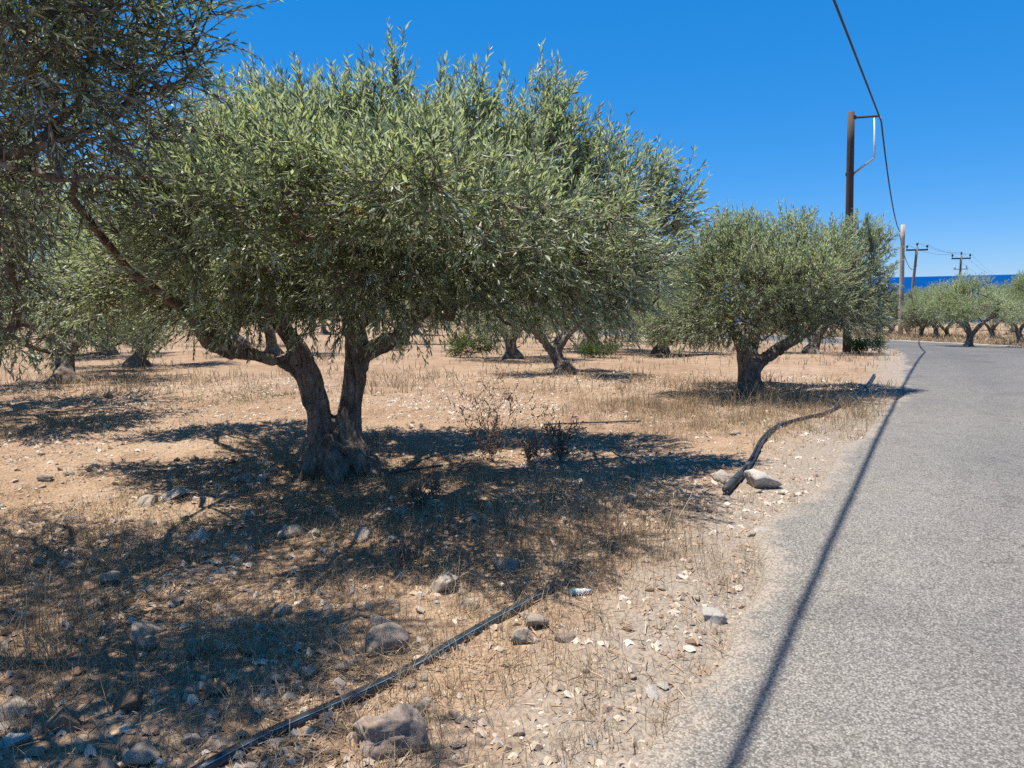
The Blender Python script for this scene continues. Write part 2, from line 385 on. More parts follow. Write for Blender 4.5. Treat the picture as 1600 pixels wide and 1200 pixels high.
def sea_mat():
    m, nt, b = mat('sea_water'); g = geo(nt)
    mp = N(nt, 'Mapping'); mp.inputs['Scale'].default_value = (.0012, .0045, 1); nt.links.new(g, mp.inputs[0])
    n = noise(nt, 1.0, 5, .6, mp.outputs[0])
    c = ramp(nt, n, [(.35, (.001, .040, .155)), (.65, (.002, .056, .20))])
    nt.links.new(c, b.inputs['Base Color']); b.inputs['Roughness'].default_value = .7; b.inputs['Specular IOR Level'].default_value = 0.0
    bump(nt, b, noise(nt, .25, 4, .6, g), .6, .6); return m
M['sea'] = sea_mat()

# ------------------------------------------------------------------ setting
def axis_lines(a, b, step, lo, hi, g=1.065):
    c = list(np.arange(a, b+1e-6, step)); s = step; x = c[-1]
    while x < hi: s *= g; x += s; c.append(x)
    s = step; x = c[0]; left = []
    while x > lo: s *= g; x -= s; left.append(x)
    return np.array(left[::-1]+c)
gx = axis_lines(-5.6, 4.6, .045, -1100, 1300); gy = axis_lines(1.7, 11.0, .045, -70, 1500)
X, Y = np.meshgrid(gx, gy); xs = X.ravel(); ys = Y.ravel()
RD = np.full(len(xs), -50.0)
nearmask = (np.abs(xs) < 90) & (ys < 120)
RD[nearmask] = road_dist_arr(xs[nearmask], ys[nearmask])
sp = np.maximum(np.gradient(gx)[None, :], np.gradient(gy)[:, None]).ravel()
Zg = ground_arr(xs, ys, RD, sstep(.5, .08, sp))
nx, ny = len(gx), len(gy); i = np.arange(nx-1)[None, :]+np.arange(ny-1)[:, None]*nx
Q = np.stack([i, i+1, i+1+nx, i+nx], -1).reshape(-1, 4)
tone = np.maximum(sstep(-1.3, -.05, RD)*(RD < 2), sstep(ROAD_W+.9, ROAD_W, RD)*(RD > 2))
gnd = mesh_obj('ground', np.stack([xs, ys, Zg], 1), Q, M['soil'], smooth=True, attr=tone); tag(gnd, 'dry stony sand coloured soil of the olive grove', kind='structure')

# asphalt: its broken edge dips under the soil
nt_ = 40; tt = np.r_[np.r_[np.linspace(0, .03, 8)[:-1], np.linspace(.03, .12, 8)][:-1], np.linspace(.12, .9, 19), np.linspace(.9, 1, 8)[1:]]
E = EDGE; sarr = np.arange(len(E))*.25
jag = (fbm(sarr*1.1, sarr*0, 31, 4)-.5)*.34+(fbm(sarr*.22, sarr*0+5, 37, 2)-.5)*.25
jag *= sstep(60, 20, np.hypot(E[:, 0], E[:, 1]))*.8+.2
rows = []; tn = []
for t in tt:
    off = t*ROAD_W+(jag+.03)*(1-t)**4-.17*(1-t)**12
    p = E+NRM*off[:, None]
    edgedrop = -.10*sstep(.016, 0, t)-.09*sstep(.975, 1, t)
    z = smooth_z(p[:, 0], p[:, 1])+.032+.05*math.sin(math.pi*t)+edgedrop+(fbm(p[:, 0]*.8, p[:, 1]*.8, 41, 2)-.5)*.012+(fbm(p[:, 0]*4, p[:, 1]*4, 43, 2)-.5)*.022*sstep(.12, .02, t)
    rows.append(np.stack([p[:, 0], p[:, 1], z], 1)); tn.append(np.full(len(p), max(float(sstep(.065, .0, t)), float(sstep(.93, 1, t)))))
n = len(E); i = np.arange(n-1)[None, :]+np.arange(len(tt)-1)[:, None]*n
Q = np.stack([i, i+n, i+n+1, i+1], -1).reshape(-1, 4)
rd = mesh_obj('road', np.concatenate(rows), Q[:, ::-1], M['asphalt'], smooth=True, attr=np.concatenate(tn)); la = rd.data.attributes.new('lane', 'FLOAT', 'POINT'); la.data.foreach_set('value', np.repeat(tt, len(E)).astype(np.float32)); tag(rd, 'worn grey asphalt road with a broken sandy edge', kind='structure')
# pale concrete edging along the far side
kb = MB(); sel = slice(220, 400)
P0 = (E+NRM*(ROAD_W+.02))[sel]; P1 = (E+NRM*(ROAD_W+.34))[sel]
za = smooth_z(P0[:, 0], P0[:, 1])
wob = (fbm(np.arange(len(P0))*.35, np.zeros(len(P0)), 51, 2)-.5)*.03
V = np.concatenate([np.c_[P0, za-.08], np.c_[P0, za+.07+wob], np.c_[P1, za+.065+wob], np.c_[P1, za-.1]])
k = len(P0); i = np.arange(k-1)
kb.add(V, np.concatenate([np.stack([a*k+i, a*k+i+1, (a+1)*k+i+1, (a+1)*k+i], 1) for a in range(3)]))
tag(kb.build('kerb', M['concrete'], smooth=False), 'pale concrete edging along the far side of the bend', kind='structure')

sea = mesh_obj('sea', [(-60000, 420, -38), (60000, 420, -38), (60000, 75000, -38), (-60000, 75000, -38)], np.array([(0, 1, 2, 3)]), M['sea'])
tag(sea, 'deep blue sea up to the horizon', kind='structure')

# ------------------------------------------------------------------ olive trees
def unit(v): return v/(np.linalg.norm(v, axis=-1, keepdims=True)+1e-9)
def leaves(P, T, Nn, L, Wd, tone, hexa=False):
    """leaf blades: base P, axis T, normal Nn"""
    n = len(P); Bn = unit(np.cross(T, Nn)); L = L[:, None]; Wd = Wd[:, None]
    if not hexa:
        V = np.stack([P, P+T*L*.45+Bn*Wd*.5+Nn*Wd*.12, P+T*L-Nn*L*.06, P+T*L*.45-Bn*Wd*.5+Nn*Wd*.12], 1)
        i = np.arange(n)[:, None]*4; F = i+np.array([[0, 1, 2, 3]]); k = 4
    else:
        up_ = Nn*Wd*.14
        V = np.stack([P, P+T*L*.28+Bn*Wd*.45+up_, P+T*L*.68+Bn*Wd*.42+up_-Nn*L*.02, P+T*L-Nn*L*.08, P+T*L*.68-Bn*Wd*.42+up_-Nn*L*.02, P+T*L*.28-Bn*Wd*.45+up_], 1)
        i = np.arange(n)[:, None]*6; F = np.concatenate([i+np.array([q]) for q in ([0, 1, 2, 3], [0, 3, 4, 5])]); k = 6
    return V.reshape(-1, 3), F, np.repeat(tone, k)

def crown(name, r, lobes, n_shoots, leaf, limbs, hexa=False, upright=.8, parent=None, per=16, slen=(.16, .38), matl='leaf', fruit=0, branch_r=.03, twigs=True, k1=60, k2=450):
    """lobes: rows of (x,y,z,rx,ry,rz) in the thing's own frame"""
    lob = np.array(lobes, float); w = (lob[:, 3]*lob[:, 4]*lob[:, 5])**.8*(lob[:, 6] if lob.shape[1] > 6 else 1); w /= w.sum()
    li = r.choice(len(lob), n_shoots, p=w); D = unit(r.normal(size=(n_shoots, 3)))
    rr = .30+.72*r.random(n_shoots)**.55
    lump = .42+1.15*vnoise3(D*2.3+lob[li, :3]*2.3, 3)
    P = lob[li, :3]+D*lob[li, 3:6]*(rr*lump)[:, None]
    zmin, zmax = P[:, 2].min(), P[:, 2].max(); h = (P[:, 2]-zmin)/(zmax-zmin)
    cc = lob[:, :3].mean(0); outw = unit(P-np.array([cc[0], cc[1], zmin+.35*(zmax-zmin)]))
    d = unit(D*.55+outw*.45+np.array([0, 0, 1.])*(upright*(.15+1.35*sstep(.25, .85, h)))[:, None]-np.array([0, 0, 1.])*(.35*sstep(.3, .0, h))[:, None]+r.normal(size=(n_shoots, 3))*.33)
    SL = r.uniform(*slen, n_shoots)*(1+.6*sstep(.6, 1, h)*(r.random(n_shoots) < .35))
    base = P-d*SL[:, None]*.4
    side0 = unit(np.cross(d, r.normal(size=(n_shoots, 3))))
    allP = []; allT = []; allN = []; allL = []; allT2 = []
    stone = np.clip(r.normal(.38, .19, n_shoots)+.28*(h-.35), 0, .9)             # young shoots are paler
    stone = np.clip(stone+(r.normal(size=len(lob))*.13)[li], 0, .9)
    yel = r.random(n_shoots) < .03
    for j in range(per):
        f = (j//2+.6)/(per/2)+r.normal(size=n_shoots)*.03
        ang = (j//2)*1.45+(j % 2)*math.pi+r.normal(size=n_shoots)*.35
        b = np.cross(d, side0); s = side0*np.cos(ang)[:, None]+b*np.sin(ang)[:, None]
        al = r.uniform(.38, .95, n_shoots)*(1-.35*f)
        T = unit(d*np.cos(al)[:, None]+s*np.sin(al)[:, None]+r.normal(size=(n_shoots, 3))*.10-np.array([0, 0, .12]))
        Nn = unit(np.cross(np.cross(T, d), T)+r.normal(size=(n_shoots, 3))*.45); Nn = unit(Nn-T*(Nn*T).sum(1, keepdims=True))
        allP.append(base+d*(SL*np.clip(f, 0, 1.05))[:, None]); allT.append(T); allN.append(Nn)
        allL.append(leaf[0]*r.uniform(.65, 1.25, n_shoots)*(1-.25*np.clip(f, 0, 1))*(.88+.3*h))
        tv = np.clip(stone+r.normal(size=n_shoots)*.13, 0, .9); tv = np.where(yel | (r.random(n_shoots) < .008), np.clip(tv+.5, 0, 1), tv); allT2.append(tv)
    L = np.concatenate(allL)
    V, F, tn = leaves(np.concatenate(allP), np.concatenate(allT), np.concatenate(allN), L, L*leaf[1]*r.uniform(.8, 1.2, len(L)), np.concatenate(allT2), hexa)
    cr = mesh_obj(name, V, F, M[matl], parent, attr=tn)
    # branches grown out from the limbs to the shoots
    nodes = np.array([p for pl in limbs for p in resample([tuple(q)+((branch_r,) if len(q) < 4 else ()) for q in pl], .12)])
    noder = nodes[:, 3]; nodes = nodes[:, :3]; br = MB()
    def nearest(Ps, nd, k=1):
        t = kdtree.KDTree(len(nd))
        for q, p in enumerate(nd): t.insert(p, q)
        t.balance(); return np.array([t.find_n(p, k)[int(r.integers(min(k, len(nd))))][1] for p in Ps])
    def grow(src, dst, ra, rb, seg, sides, lim, sag=.0):
        new = []
        for a, b, cap_r in zip(src, dst, lim):
            t = np.linspace(0, 1, seg)[:, None]; ln = np.linalg.norm(b-a)
            mid = r.normal(size=3)*ln*.13+np.array([0, 0, sag*ln])
            pts = a+(b-a)*t+mid*np.sin(np.pi*t)+r.normal(size=(seg, 3))*ln*.022*np.sin(np.pi*t)
            sc = min(1.6, .45+ln*.6)
            br.tube(pts, np.linspace(max(min(ra*sc, cap_r*.8), rb), rb, seg), sides, cap=False); new.append(pts[1:])
        return np.concatenate(new)
    idx = r.choice(n_shoots, min(k1, n_shoots), replace=False); c1 = P[idx]*.86+(lob[li[idx], :3])*.14
    j = nearest(c1, nodes, 9); n1 = grow(nodes[j], c1, branch_r, branch_r*.25, 7, 6, noder[j])
    nd = np.concatenate([nodes, n1]); idx = r.choice(n_shoots, min(k2, n_shoots), replace=False); c2 = base[idx]
    j = nearest(c2, nd, 4); n2 = grow(nd[j], c2, branch_r*.32, branch_r*.12, 4, 4, np.full(len(j), 1.0))
    bro = br.build('branches', M['bark'], parent)
    if twigs:
        nd = np.concatenate([nd, n2]); j = nearest(base, nd)
        lk = np.linalg.norm(nd[j]-base, axis=1) < .55
        V1, Q1 = fat_lines(base, base+d*SL[:, None], .0036, .0015)
        V2, Q2 = fat_lines(nd[j][lk], base[lk], .005, .0036)
        mesh_obj('twigs', np.concatenate([V1, V2]), np.concatenate([Q1, Q2+len(V1)]), M['bark'], bro)
    if fruit:
        q = r.choice(n_shoots, fruit); c = base[q]+d[q]*(SL[q]*r.uniform(.1, .8, fruit))[:, None]+r.normal(size=(fruit, 3))*.012
        ov = np.array([(1, 0, 0), (-1, 0, 0), (0, 1, 0), (0, -1, 0), (0, 0, 1.25), (0, 0, -1.25)])*.009
        of = np.array([(0, 2, 4), (2, 1, 4), (1, 3, 4), (3, 0, 4), (2, 0, 5), (1, 2, 5), (3, 1, 5), (0, 3, 5)])
        V = (c[:, None, :]+ov[None]).reshape(-1, 3); F = (np.arange(fruit)[:, None, None]*6+of[None]).reshape(-1, 3)
        fo = mesh_obj('olives', V, F, M['fruit'], cr, smooth=True); fo['kind'] = 'stuff'
    return cr

def trunk(limbs, voxel, seed, parent, ridge=.03, roots=None):
    """limbs: polylines of (x,y,z,r); fused, then given a furrowed skin"""
    mb = MB()
    for pl in limbs:
        mb.tube(*(lambda q: (q[:, :3], q[:, 3]))(resample(np.array(pl, float), voxel*3)), k=12)
    tmp = mb.build('tmp', None)
    md = tmp.modifiers.new('r', 'REMESH'); md.mode = 'VOXEL'; md.voxel_size = voxel
    sm = tmp.modifiers.new('s', 'SMOOTH'); sm.factor = .5; sm.iterations = 4
    dg = bpy.context.evaluated_depsgraph_get(); me = bpy.data.meshes.new_from_object(tmp.evaluated_get(dg))
    old = tmp.data; bpy.data.objects.remove(tmp); bpy.data.meshes.remove(old)
    nv = len(me.vertices); co = np.empty(nv*3, np.float32); me.vertices.foreach_get('co', co); co = co.reshape(-1, 3).astype(float)
    no = np.empty(nv*3, np.float32); me.vertices.foreach_get('normal', no); no = no.reshape(-1, 3)
    q = co*np.array([7, 7, 1.6])+seed; q2 = co*np.array([22, 22, 5])+seed; q3 = co*3.1+seed*2
    ang = np.arctan2(co[:, 1], co[:, 0])
    disp = (vnoise3(q, 2)-.5)*ridge*2.2+(vnoise3(q2, 4)-.5)*ridge*1.0+(vnoise3(q3, 6)-.5)*ridge*2.0
    f = np.abs(vnoise3(co*np.array([13, 13, 2.6])+seed*3, 12)*2-1); disp = disp-ridge*1.1*np.clip(1-f*7, 0, 1)      # fissures
    co = co+no*disp[:, None]
    me.vertices.foreach_set('co', co.astype(np.float32).ravel()); me.polygons.foreach_set('use_smooth', np.ones(len(me.polygons), bool))
    me.materials.clear(); me.materials.append(M['bark']); me.update()
    return link('trunk', me, parent)

# --- the big tree in the foreground
mb_ = onground(528, 742); MT = mb_.copy(); ty = MT.y; s0 = px_size(MT)
def mp(u, v, dy=0):
    p = at_y(u, v, ty+dy); return (p.x-MT.x, p.y-MT.y, p.z-MT.z)
def L_(rows): return [(*mp(u, v, dy), rpx*s0) for u, v, dy, rpx in rows]
main_limbs = [
    L_([(526, 775, .0, 58), (524, 745, .0, 44), (523, 712, 0, 37), (521, 685, 0, 34), (520, 665, 0, 30)]),
    L_([(508, 705, 0, 27), (500, 660, 0, 22), (489, 610, -.02, 20), (476, 570, -.05, 21), (462, 545, -.08, 18), (442, 515, -.1, 14), (426, 480, -.1, 13), (405, 430, -.15, 11), (390, 360, -.2, 8), (395, 270, -.2, 6)]),
    L_([(478, 585, -.03, 17), (455, 570, -.1, 15), (425, 562, -.2, 12), (395, 553, -.28, 12), (352, 543, -.4, 13), (326, 524, -.5, 13), (308, 498, -.55, 12), (270, 470, -.6, 10), (220, 440, -.5, 8), (170, 420, -.4, 6)]),
    L_([(538, 705, 0, 27), (542, 655, .02, 20), (550, 605, .05, 18), (557, 565, .05, 19), (558, 538, .05, 18), (548, 490, .0, 15), (535, 430, -.1, 12), (540, 350, -.2, 9), (560, 260, -.2, 6)]),
    L_([(562, 552, .05, 16), (592, 541, -.05, 10), (620, 530, -.1, 11), (634, 508, -.1, 12), (660, 480, -.15, 11), (698, 468, -.15, 12), (706, 440, -.1, 11), (740, 390, 0, 9), (800, 320, .1, 7), (850, 250, .1, 5)]),
    L_([(698, 500, -.15, 10), (702, 470, -.15, 13), (690, 440, -.3, 10), (650, 415, -.6, 9), (610, 360, -.9, 7), (590, 320, -1.4, 5)]),
    L_([(703, 470, -.1, 10), (760, 480, .1, 8), (800, 470, .3, 7), (860, 440, .5, 6), (920, 400, .6, 5)]),
    L_([(420, 500, -.1, 10), (380, 450, .4, 9), (350, 380, .8, 7)]), L_([(555, 520, .05, 13), (600, 440, .7, 10), (660, 350, 1.2, 7)]),
    # buttress roots
    L_([(505, 690, -.1, 20), (488, 722, -.2, 17), (472, 748, -.30, 13), (450, 772, -.4, 8)]),
    L_([(545, 690, -.05, 20), (565, 722, -.12, 17), (592, 746, -.2, 12), (622, 765, -.25, 7)]),
    L_([(525, 700, -.10, 20), (526, 735, -.24, 18), (520, 768, -.38, 11)]),
    L_([(535, 700, .1, 20), (580, 722, .3, 15), (615, 738, .5, 8)]),
]
mroot = empty('olive_tree', MT); tag(mroot, 'big forked old olive tree with furrowed grey trunk on the stony ground', 'tree')
trunk(main_limbs, .015, 1.7, mroot, .030)
lob = []
for u, v, dy, rad in [(300, 270, .2, 85), (235, 330, .4, 85), (170, 400, .5, 75), (110, 450, .5, 55), (385, 250, 0, 95), (470, 245, -.4, 100), (580, 235, .2, 110), (680, 240, -.3, 105), (780, 255, .3, 95), (858, 225, -.1, 68), (930, 285, .2, 85), (1005, 345, .3, 72), (1045, 340, .3, 45),
                      (250, 395, -.2, 100), (350, 355, -.8, 110), (470, 335, -1.2, 120), (600, 330, -1.4, 120), (720, 350, -1.3, 115), (830, 360, -.9, 105), (920, 410, -.4, 85), (985, 430, .1, 70),
                      (185, 455, .1, 75), (290, 445, .3, 80), (420, 425, -1.0, 85), (560, 435, -1.3, 85), (655, 440, -1.0, 75), (760, 420, -1.0, 85), (870, 440, -.5, 80), (940, 475, .0, 55), (830, 465, .4, 55), (690, 495, -.2, 36), (610, 480, -1.0, 55), (520, 490, -.9, 50), (350, 470, -.9, 60),
                      (370, 300, 1.4, 115), (500, 260, 1.5, 120), (640, 270, 1.6, 125), (780, 290, 1.5, 115), (900, 340, 1.3, 95), (560, 390, 1.6, 110), (720, 390, 1.7, 110), (430, 400, 1.6, 100), (850, 420, 1.4, 80),
                      (640, 300, -2.1, 90), (760, 330, -2.2, 85), (520, 310, -2.0, 85), (850, 330, -1.9, 70),
                      (300, 330, -1.5, 85), (225, 300, -1.4, 75), (330, 215, -1.2, 70), (400, 330, -2.2, 80), (280, 410, -1.6, 60), (600, 260, -2.5, 70), (470, 230, -2.2, 70), (700, 270, -2.6, 65), (330, 290, -2.3, 60), (950, 335, -1.2, 68), (1000, 385, -.8, 58), (380, 488, -.7, 45), (600, 512, -.6, 32), (480, 480, -.9, 48), (250, 478, -.4, 52), (760, 480, -.3, 48), (850, 488, .3, 44), (330, 500, -.7, 32), (260, 380, 2.3, 85), (340, 350, 2.4, 90), (190, 410, 2.1, 75)]:
    v += 20*float(sstep(330, 230, v)); p = mp(u, v, dy); k = rad*s0*(1+dy/ty*.8)*.92; lob.append((*p, k, k*1.08, k*.95, 1.35 if dy > 2 else 1))
for u, v, dy, rad in [(352, 160, .1, 26), (405, 150, -.2, 28), (440, 165, .4, 24), (475, 150, -.3, 24), (510, 160, .3, 24), (545, 150, 0, 26), (590, 140, -.2, 24), (622, 128, .2, 28), (660, 160, -.4, 22), (690, 155, .2, 26), (742, 152, -.1, 26), (775, 170, .3, 22), (805, 172, -.2, 24), (850, 140, .1, 26), (872, 160, -.1, 24), (905, 205, .1, 22), (942, 222, -.1, 22), (985, 250, .2, 22), (1025, 270, .3, 24), (1065, 300, .3, 22)]:
    p = mp(u, v+24, dy); k = rad*s0; lob.append((*p, k, k, k*2.1, 1.9))
crown('crown', np.random.default_rng(5), lob, 9500, (.082, .225), main_limbs[1:9], upright=.95, parent=mroot, per=18, slen=(.18, .44), fruit=1200, branch_r=.025, k1=105, k2=700)

# --- the tree whose boughs reach in from the left, close to the camera
FT = Vector((-4.55, 3.35, 0)); FT.z = gz(FT.x, FT.y)
froot = empty('olive_tree', FT); tag(froot, 'olive tree close to the camera with dark boughs reaching in from the left edge', 'tree')
def ft(p): return (p[0]-FT.x, p[1]-FT.y, p[2]-FT.z)
def fp(u, v, y): return ft(at_y(u, v, y))
fl = [
    [(0, 0, -.1, .30), (.02, .02, .3, .25), (-.03, .05, .8, .22), (.05, .05, 1.15, .2)],
    [(.03, .05, 1.0, .17), (.5, .0, 1.5, .12), (*fp(-120, 265, 3.3), .05), (*fp(0, 245, 3.3), .032), (*fp(70, 228, 3.3), .024), (*fp(140, 205, 3.35), .017), (*fp(215, 165, 3.4), .011), (*fp(290, 120, 3.5), .01)],
    [(*fp(-100, 262, 3.3), .04), (*fp(10, 252, 3.2), .022), (*fp(80, 278, 3.2), .017), (*fp(125, 284, 3.2), .016), (*fp(160, 280, 3.25), .012), (*fp(210, 318, 3.3), .008), (*fp(275, 342, 3.35), .006)],
    [(.0, .05, 1.0, .16), (-.3, .5, 1.7, .12), (-.6, .9, 2.4, .08), (-.7, 1.2, 3.1, .04)],
    [(.0, .0, 1.0, .16), (.2, -.7, 1.7, .11), (.5, -1.2, 2.4, .07), (.9, -1.5, 2.9, .04)],
    [(.4, .0, 1.45, .1), (.9, .6, 2.0, .07), (1.3, 1.2, 2.4, .045), (1.8, 1.6, 2.9, .03), (2.2, 1.4, 3.8, .015)], [(.5, 0, 1.5, .1), (1.1, -.4, 2.3, .07), (1.9, -.7, 3.0, .04), (2.5, -.7, 3.3, .02)],
    [(0, 0, .25, .17), (-.25, -.2, .0, .1), (-.4, -.3, -.1, .05)], [(0, 0, .25, .17), (.3, -.12, .0, .1), (.45, -.15, -.1, .05)], [(0, 0, .25, .17), (.05, .3, .0, .1), (.05, .45, -.1, .05)],
]
trunk(fl, .024, 4.1, froot, .024)
flob = []
for x, y, z, k in [(-1.0, 0, 2.3, .8), (-.2, .9, 2.5, .8), (-.2, -.9, 2.5, .8), (.4, 0, 2.9, .85), (-.6, .4, 3.4, .8), (.2, -.5, 3.7, .75), (.5, 1.0, 3.1, .75), (1.1, .8, 3.1, .65), (.6, -1.3, 3.0, .75), (1.2, -1.0, 3.3, .7),
                   (1.3, 0.1, 3.5, .7), (1.9, -.6, 3.4, .7), (2.7, -1.0, 3.5, .62), (-1.0, 1.4, 2.6, .7), (-1.1, -1.2, 2.7, .7), (1.9, -1.5, 3.2, .6), (2.6, -.2, 3.9, .55), (3.0, -1.5, 3.4, .5), (.6, 2.0, 2.6, .55), (2.0, .2, 3.9, .6), (.9, 1.7, 2.9, .5), (.2, 2.2, 2.6, .5),
                   (1.7, .5, 4.2, .6), (2.4, .5, 4.3, .55), (2.9, .0, 4.2, .5), (2.2, -.4, 4.4, .55), (1.2, 1.2, 4.0, .6), (1.8, 1.3, 3.9, .55), (2.5, 1.2, 4.1, .45), (.8, .6, 4.1, .6), (3.2, -.8, 4.0, .5), (1.3, 1.9, 3.5, .5), (2.0, 1.9, 3.6, .4)]:
    flob.append((x, y, z, k, k, k*.85, .85))
for u, v, y, k in [(30, 30, 3.1, .34), (120, 20, 3.3, .33), (210, 30, 3.5, .27), (50, 110, 3.0, .32), (140, 110, 3.4, .3), (225, 95, 3.5, .24), (285, 95, 3.6, .17), (300, 40, 3.7, .16), (20, 190, 3.4, .30), (110, 185, 3.5, .26), (190, 175, 3.6, .22), (260, 170, 3.5, .17), (320, 115, 3.6, .09),
                   (60, 285, 3.5, .24), (150, 270, 3.6, .22), (225, 260, 3.6, .17), (20, 340, 3.8, .24), (100, 340, 3.9, .16), (-30, 430, 4.3, .3), (-40, 120, 3.2, .4), (-50, 300, 3.6, .35), (60, -60, 3.2, .4), (200, -60, 3.5, .4), (320, -60, 3.7, .3)]:
    p = fp(u, v, y); flob.append((*p, k, k*1.3, k*.95, .95))
for u, v, y, k in [(60, 200, 4.7, .5), (150, 240, 5.0, .45), (240, 215, 5.2, .40), (40, 330, 4.7, .4), (140, 340, 5.2, .38), (310, 190, 5.0, .32), (50, 90, 4.5, .5), (170, 110, 4.8, .42), (-80, 200, 4.7, .5), (-120, 330, 4.6, .5), (-60, 60, 4.4, .5)]:
    p = fp(u, v, y); flob.append((*p, k, k*1.2, k*.9, .6))
crown('crown', np.random.default_rng(12), flob, 6300, (.058, .21), fl[1:7], hexa=True, upright=.5, parent=froot, per=11, slen=(.14, .32), branch_r=.022, k1=90, k2=600)

# --- the round tree by the roadside
ST = onground(1172, 618); sy = ST.y; s1 = px_size(ST)
sroot = empty('olive_tree', ST); tag(sroot, 'broad silvery olive tree standing beside the black hose bundle near the bend', 'tree')
def sp_(u, v, dy=0):
    p = at_y(u, v, sy+dy); return (p.x-ST.x, p.y-ST.y, p.z-ST.z)
def SL_(rows): return [(*sp_(u, v, dy), rr*s1) for u, v, dy, rr in rows]
sl_ = [SL_([(1172, 632, 0, 26), (1172, 614, 0, 19), (1171, 590, 0, 16), (1172, 568, 0, 17), (1170, 556, 0, 15)]),
       SL_([(1167, 575, 0, 12), (1160, 548, -.05, 11), (1152, 520, -.2, 9), (1130, 480, -.4, 7), (1110, 430, -.4, 5)]),
       SL_([(1178, 575, 0, 11), (1202, 555, 0, 10), (1235, 533, .1, 9), (1268, 514, .2, 8), (1300, 480, .2, 6), (1330, 430, .2, 5)]),
       SL_([(1172, 565, 0, 11), (1180, 520, .3, 9), (1200, 460, .5, 7), (1210, 400, .6, 5)]), SL_([(1240, 528, .1, 8), (1235, 480, -.3, 7), (1230, 420, -.4, 5)]),
       SL_([(1167, 600, 0, 12), (1152, 620, -.1, 9), (1140, 632, -.15, 5)]), SL_([(1178, 600, 0, 12), (1193, 620, -.1, 9), (1206, 632, -.15, 5)])]
trunk(sl_, .022, 7.3, sroot, .028)
slob = []
for u, v, dy, rad in [(1060, 500, 0, 48), (1105, 500, -.6, 50), (1090, 450, .2, 55), (1130, 400, -.3, 55), (1160, 370, .2, 42), (1125, 375, .6, 40), (1190, 440, -1.0, 58), (1235, 400, -.4, 55), (1235, 365, .2, 40), (1270, 440, -.9, 55), (1300, 410, 0, 50), (1350, 430, .1, 46), (1362, 385, .3, 36), (1345, 365, .4, 30), (1330, 480, -.2, 45), (1290, 490, -.4, 42), (1375, 470, .2, 26), (1240, 490, -.8, 42), (1150, 500, -.8, 45), (1030, 510, .3, 30),
                      (1100, 430, 1.2, 60), (1190, 410, 1.3, 60), (1280, 430, 1.2, 60), (1330, 440, .9, 45), (1200, 480, 1.3, 55), (1375, 510, .2, 18), (1310, 370, .3, 28)]:
    p = sp_(u, v, dy); k = rad*s1; slob.append((*p, k, k*1.1, k*.95))
crown('crown', np.random.default_rng(15), slob, 5600, (.07, .23), sl_[1:5], upright=.8, parent=sroot, per=14, slen=(.14, .30), branch_r=.028, k1=60, k2=380)

# --- kinds of olive tree for the rows of the grove
def proto(seed, n_shoots, leaf, per, twigs, lowskirt=0.0, size=1.0):
    r = np.random.default_rng(seed); root = empty('olive_tree', (0, 0, 0))
    lean = r.normal(size=2)*.16; hf = r.uniform(.55, .85); nl = int(r.integers(3, 5)); a0 = r.uniform(0, 6.28)
    tr = [[(0, 0, -.15, .25), (0, 0, .05, .20), (lean[0]*.5, lean[1]*.5, hf*.5, .15), (lean[0], lean[1], hf, .145)]]
    lobes = []
    for k in range(nl):
        a = a0+k*6.28/nl+r.normal()*.3; rad = r.uniform(.9, 1.25); c, s = math.cos(a), math.sin(a); top = r.uniform(1.9, 2.4)
        tr.append([(lean[0], lean[1], hf*.75, .105), (lean[0]+c*.28, lean[1]+s*.28, hf+.28, .09), (lean[0]+c*rad*.62, lean[1]+s*rad*.62, hf+.62, .07), (c*rad*.95, s*rad*.95, (hf+top)/2+.2, .06), (c*rad*1.05, s*rad*1.05, top, .03)])
        lobes.append((c*rad, s*rad, top-.1, .72, .72, .6)); lobes.append((c*rad*1.25, s*rad*1.25, 1.42-lowskirt*.3+r.normal()*.1, .60, .60, .46))
    for k in range(3): a = a0+k*2.1; tr.append([(0, 0, .25, .13), (math.cos(a)*.27, math.sin(a)*.27, .03, .09), (math.cos(a)*.45, math.sin(a)*.45, -.1, .04)])
    for k in range(9):
        a = r.uniform(0, 6.28); q = r.uniform(0, 1.35); lobes.append((math.cos(a)*q, math.sin(a)*q, 2.75-.28*q*q+r.normal()*.16, *(r.uniform(.42, .68)*np.array([1, 1, .9]))))
    for k in range(6):
        a = r.uniform(0, 6.28); q = r.uniform(1.35, 1.75); lobes.append((math.cos(a)*q, math.sin(a)*q, 1.50+r.normal()*.22-lowskirt*.25, *(r.uniform(.42, .60)*np.array([1, 1, .9]))))
    trunk(tr, .035, seed*1.3, root, .028)
    crown('crown', r, lobes, n_shoots, leaf, tr[1:1+nl], upright=.75, parent=root, per=per, slen=(.16, .34), branch_r=.03, twigs=twigs, k1=34, k2=170 if twigs else 60)
    return root
def copy_tree(o, parent=None):
    c = o.copy(); COL.objects.link(c); c.parent = parent
    for ch in list(o.children): copy_tree(ch, c)
    return c
protos = [proto(21, 2300, (.085, .26), 12, True, .3), proto(22, 2300, (.085, .26), 12, True, 1.0), proto(23, 2300, (.085, .26), 12, True, .6), proto(24, 2600, (.09, .26), 12, False, -1.0)]
fars = [proto(31, 900, (.15, .30), 8, False, -.6), proto(32, 900, (.15, .30), 8, False, .6)]
used = set()
def plant(kind, x, y, rz, sc, label, group=None):
    o = kind if kind.name not in used else copy_tree(kind)
    used.add(kind.name); o.location = (x, y, gz(x, y)); o.rotation_euler = (0, 0, rz); o.scale = (sc*(.94+.16*math.sin(x*3.1)**2), sc*(.94+.16*math.sin(y*2.3)**2), sc*(.88+.18*math.sin(x*1.7+y)**2))
    tag(o, label, 'tree', group); return o
G = 'olive trees in the rows of the grove'
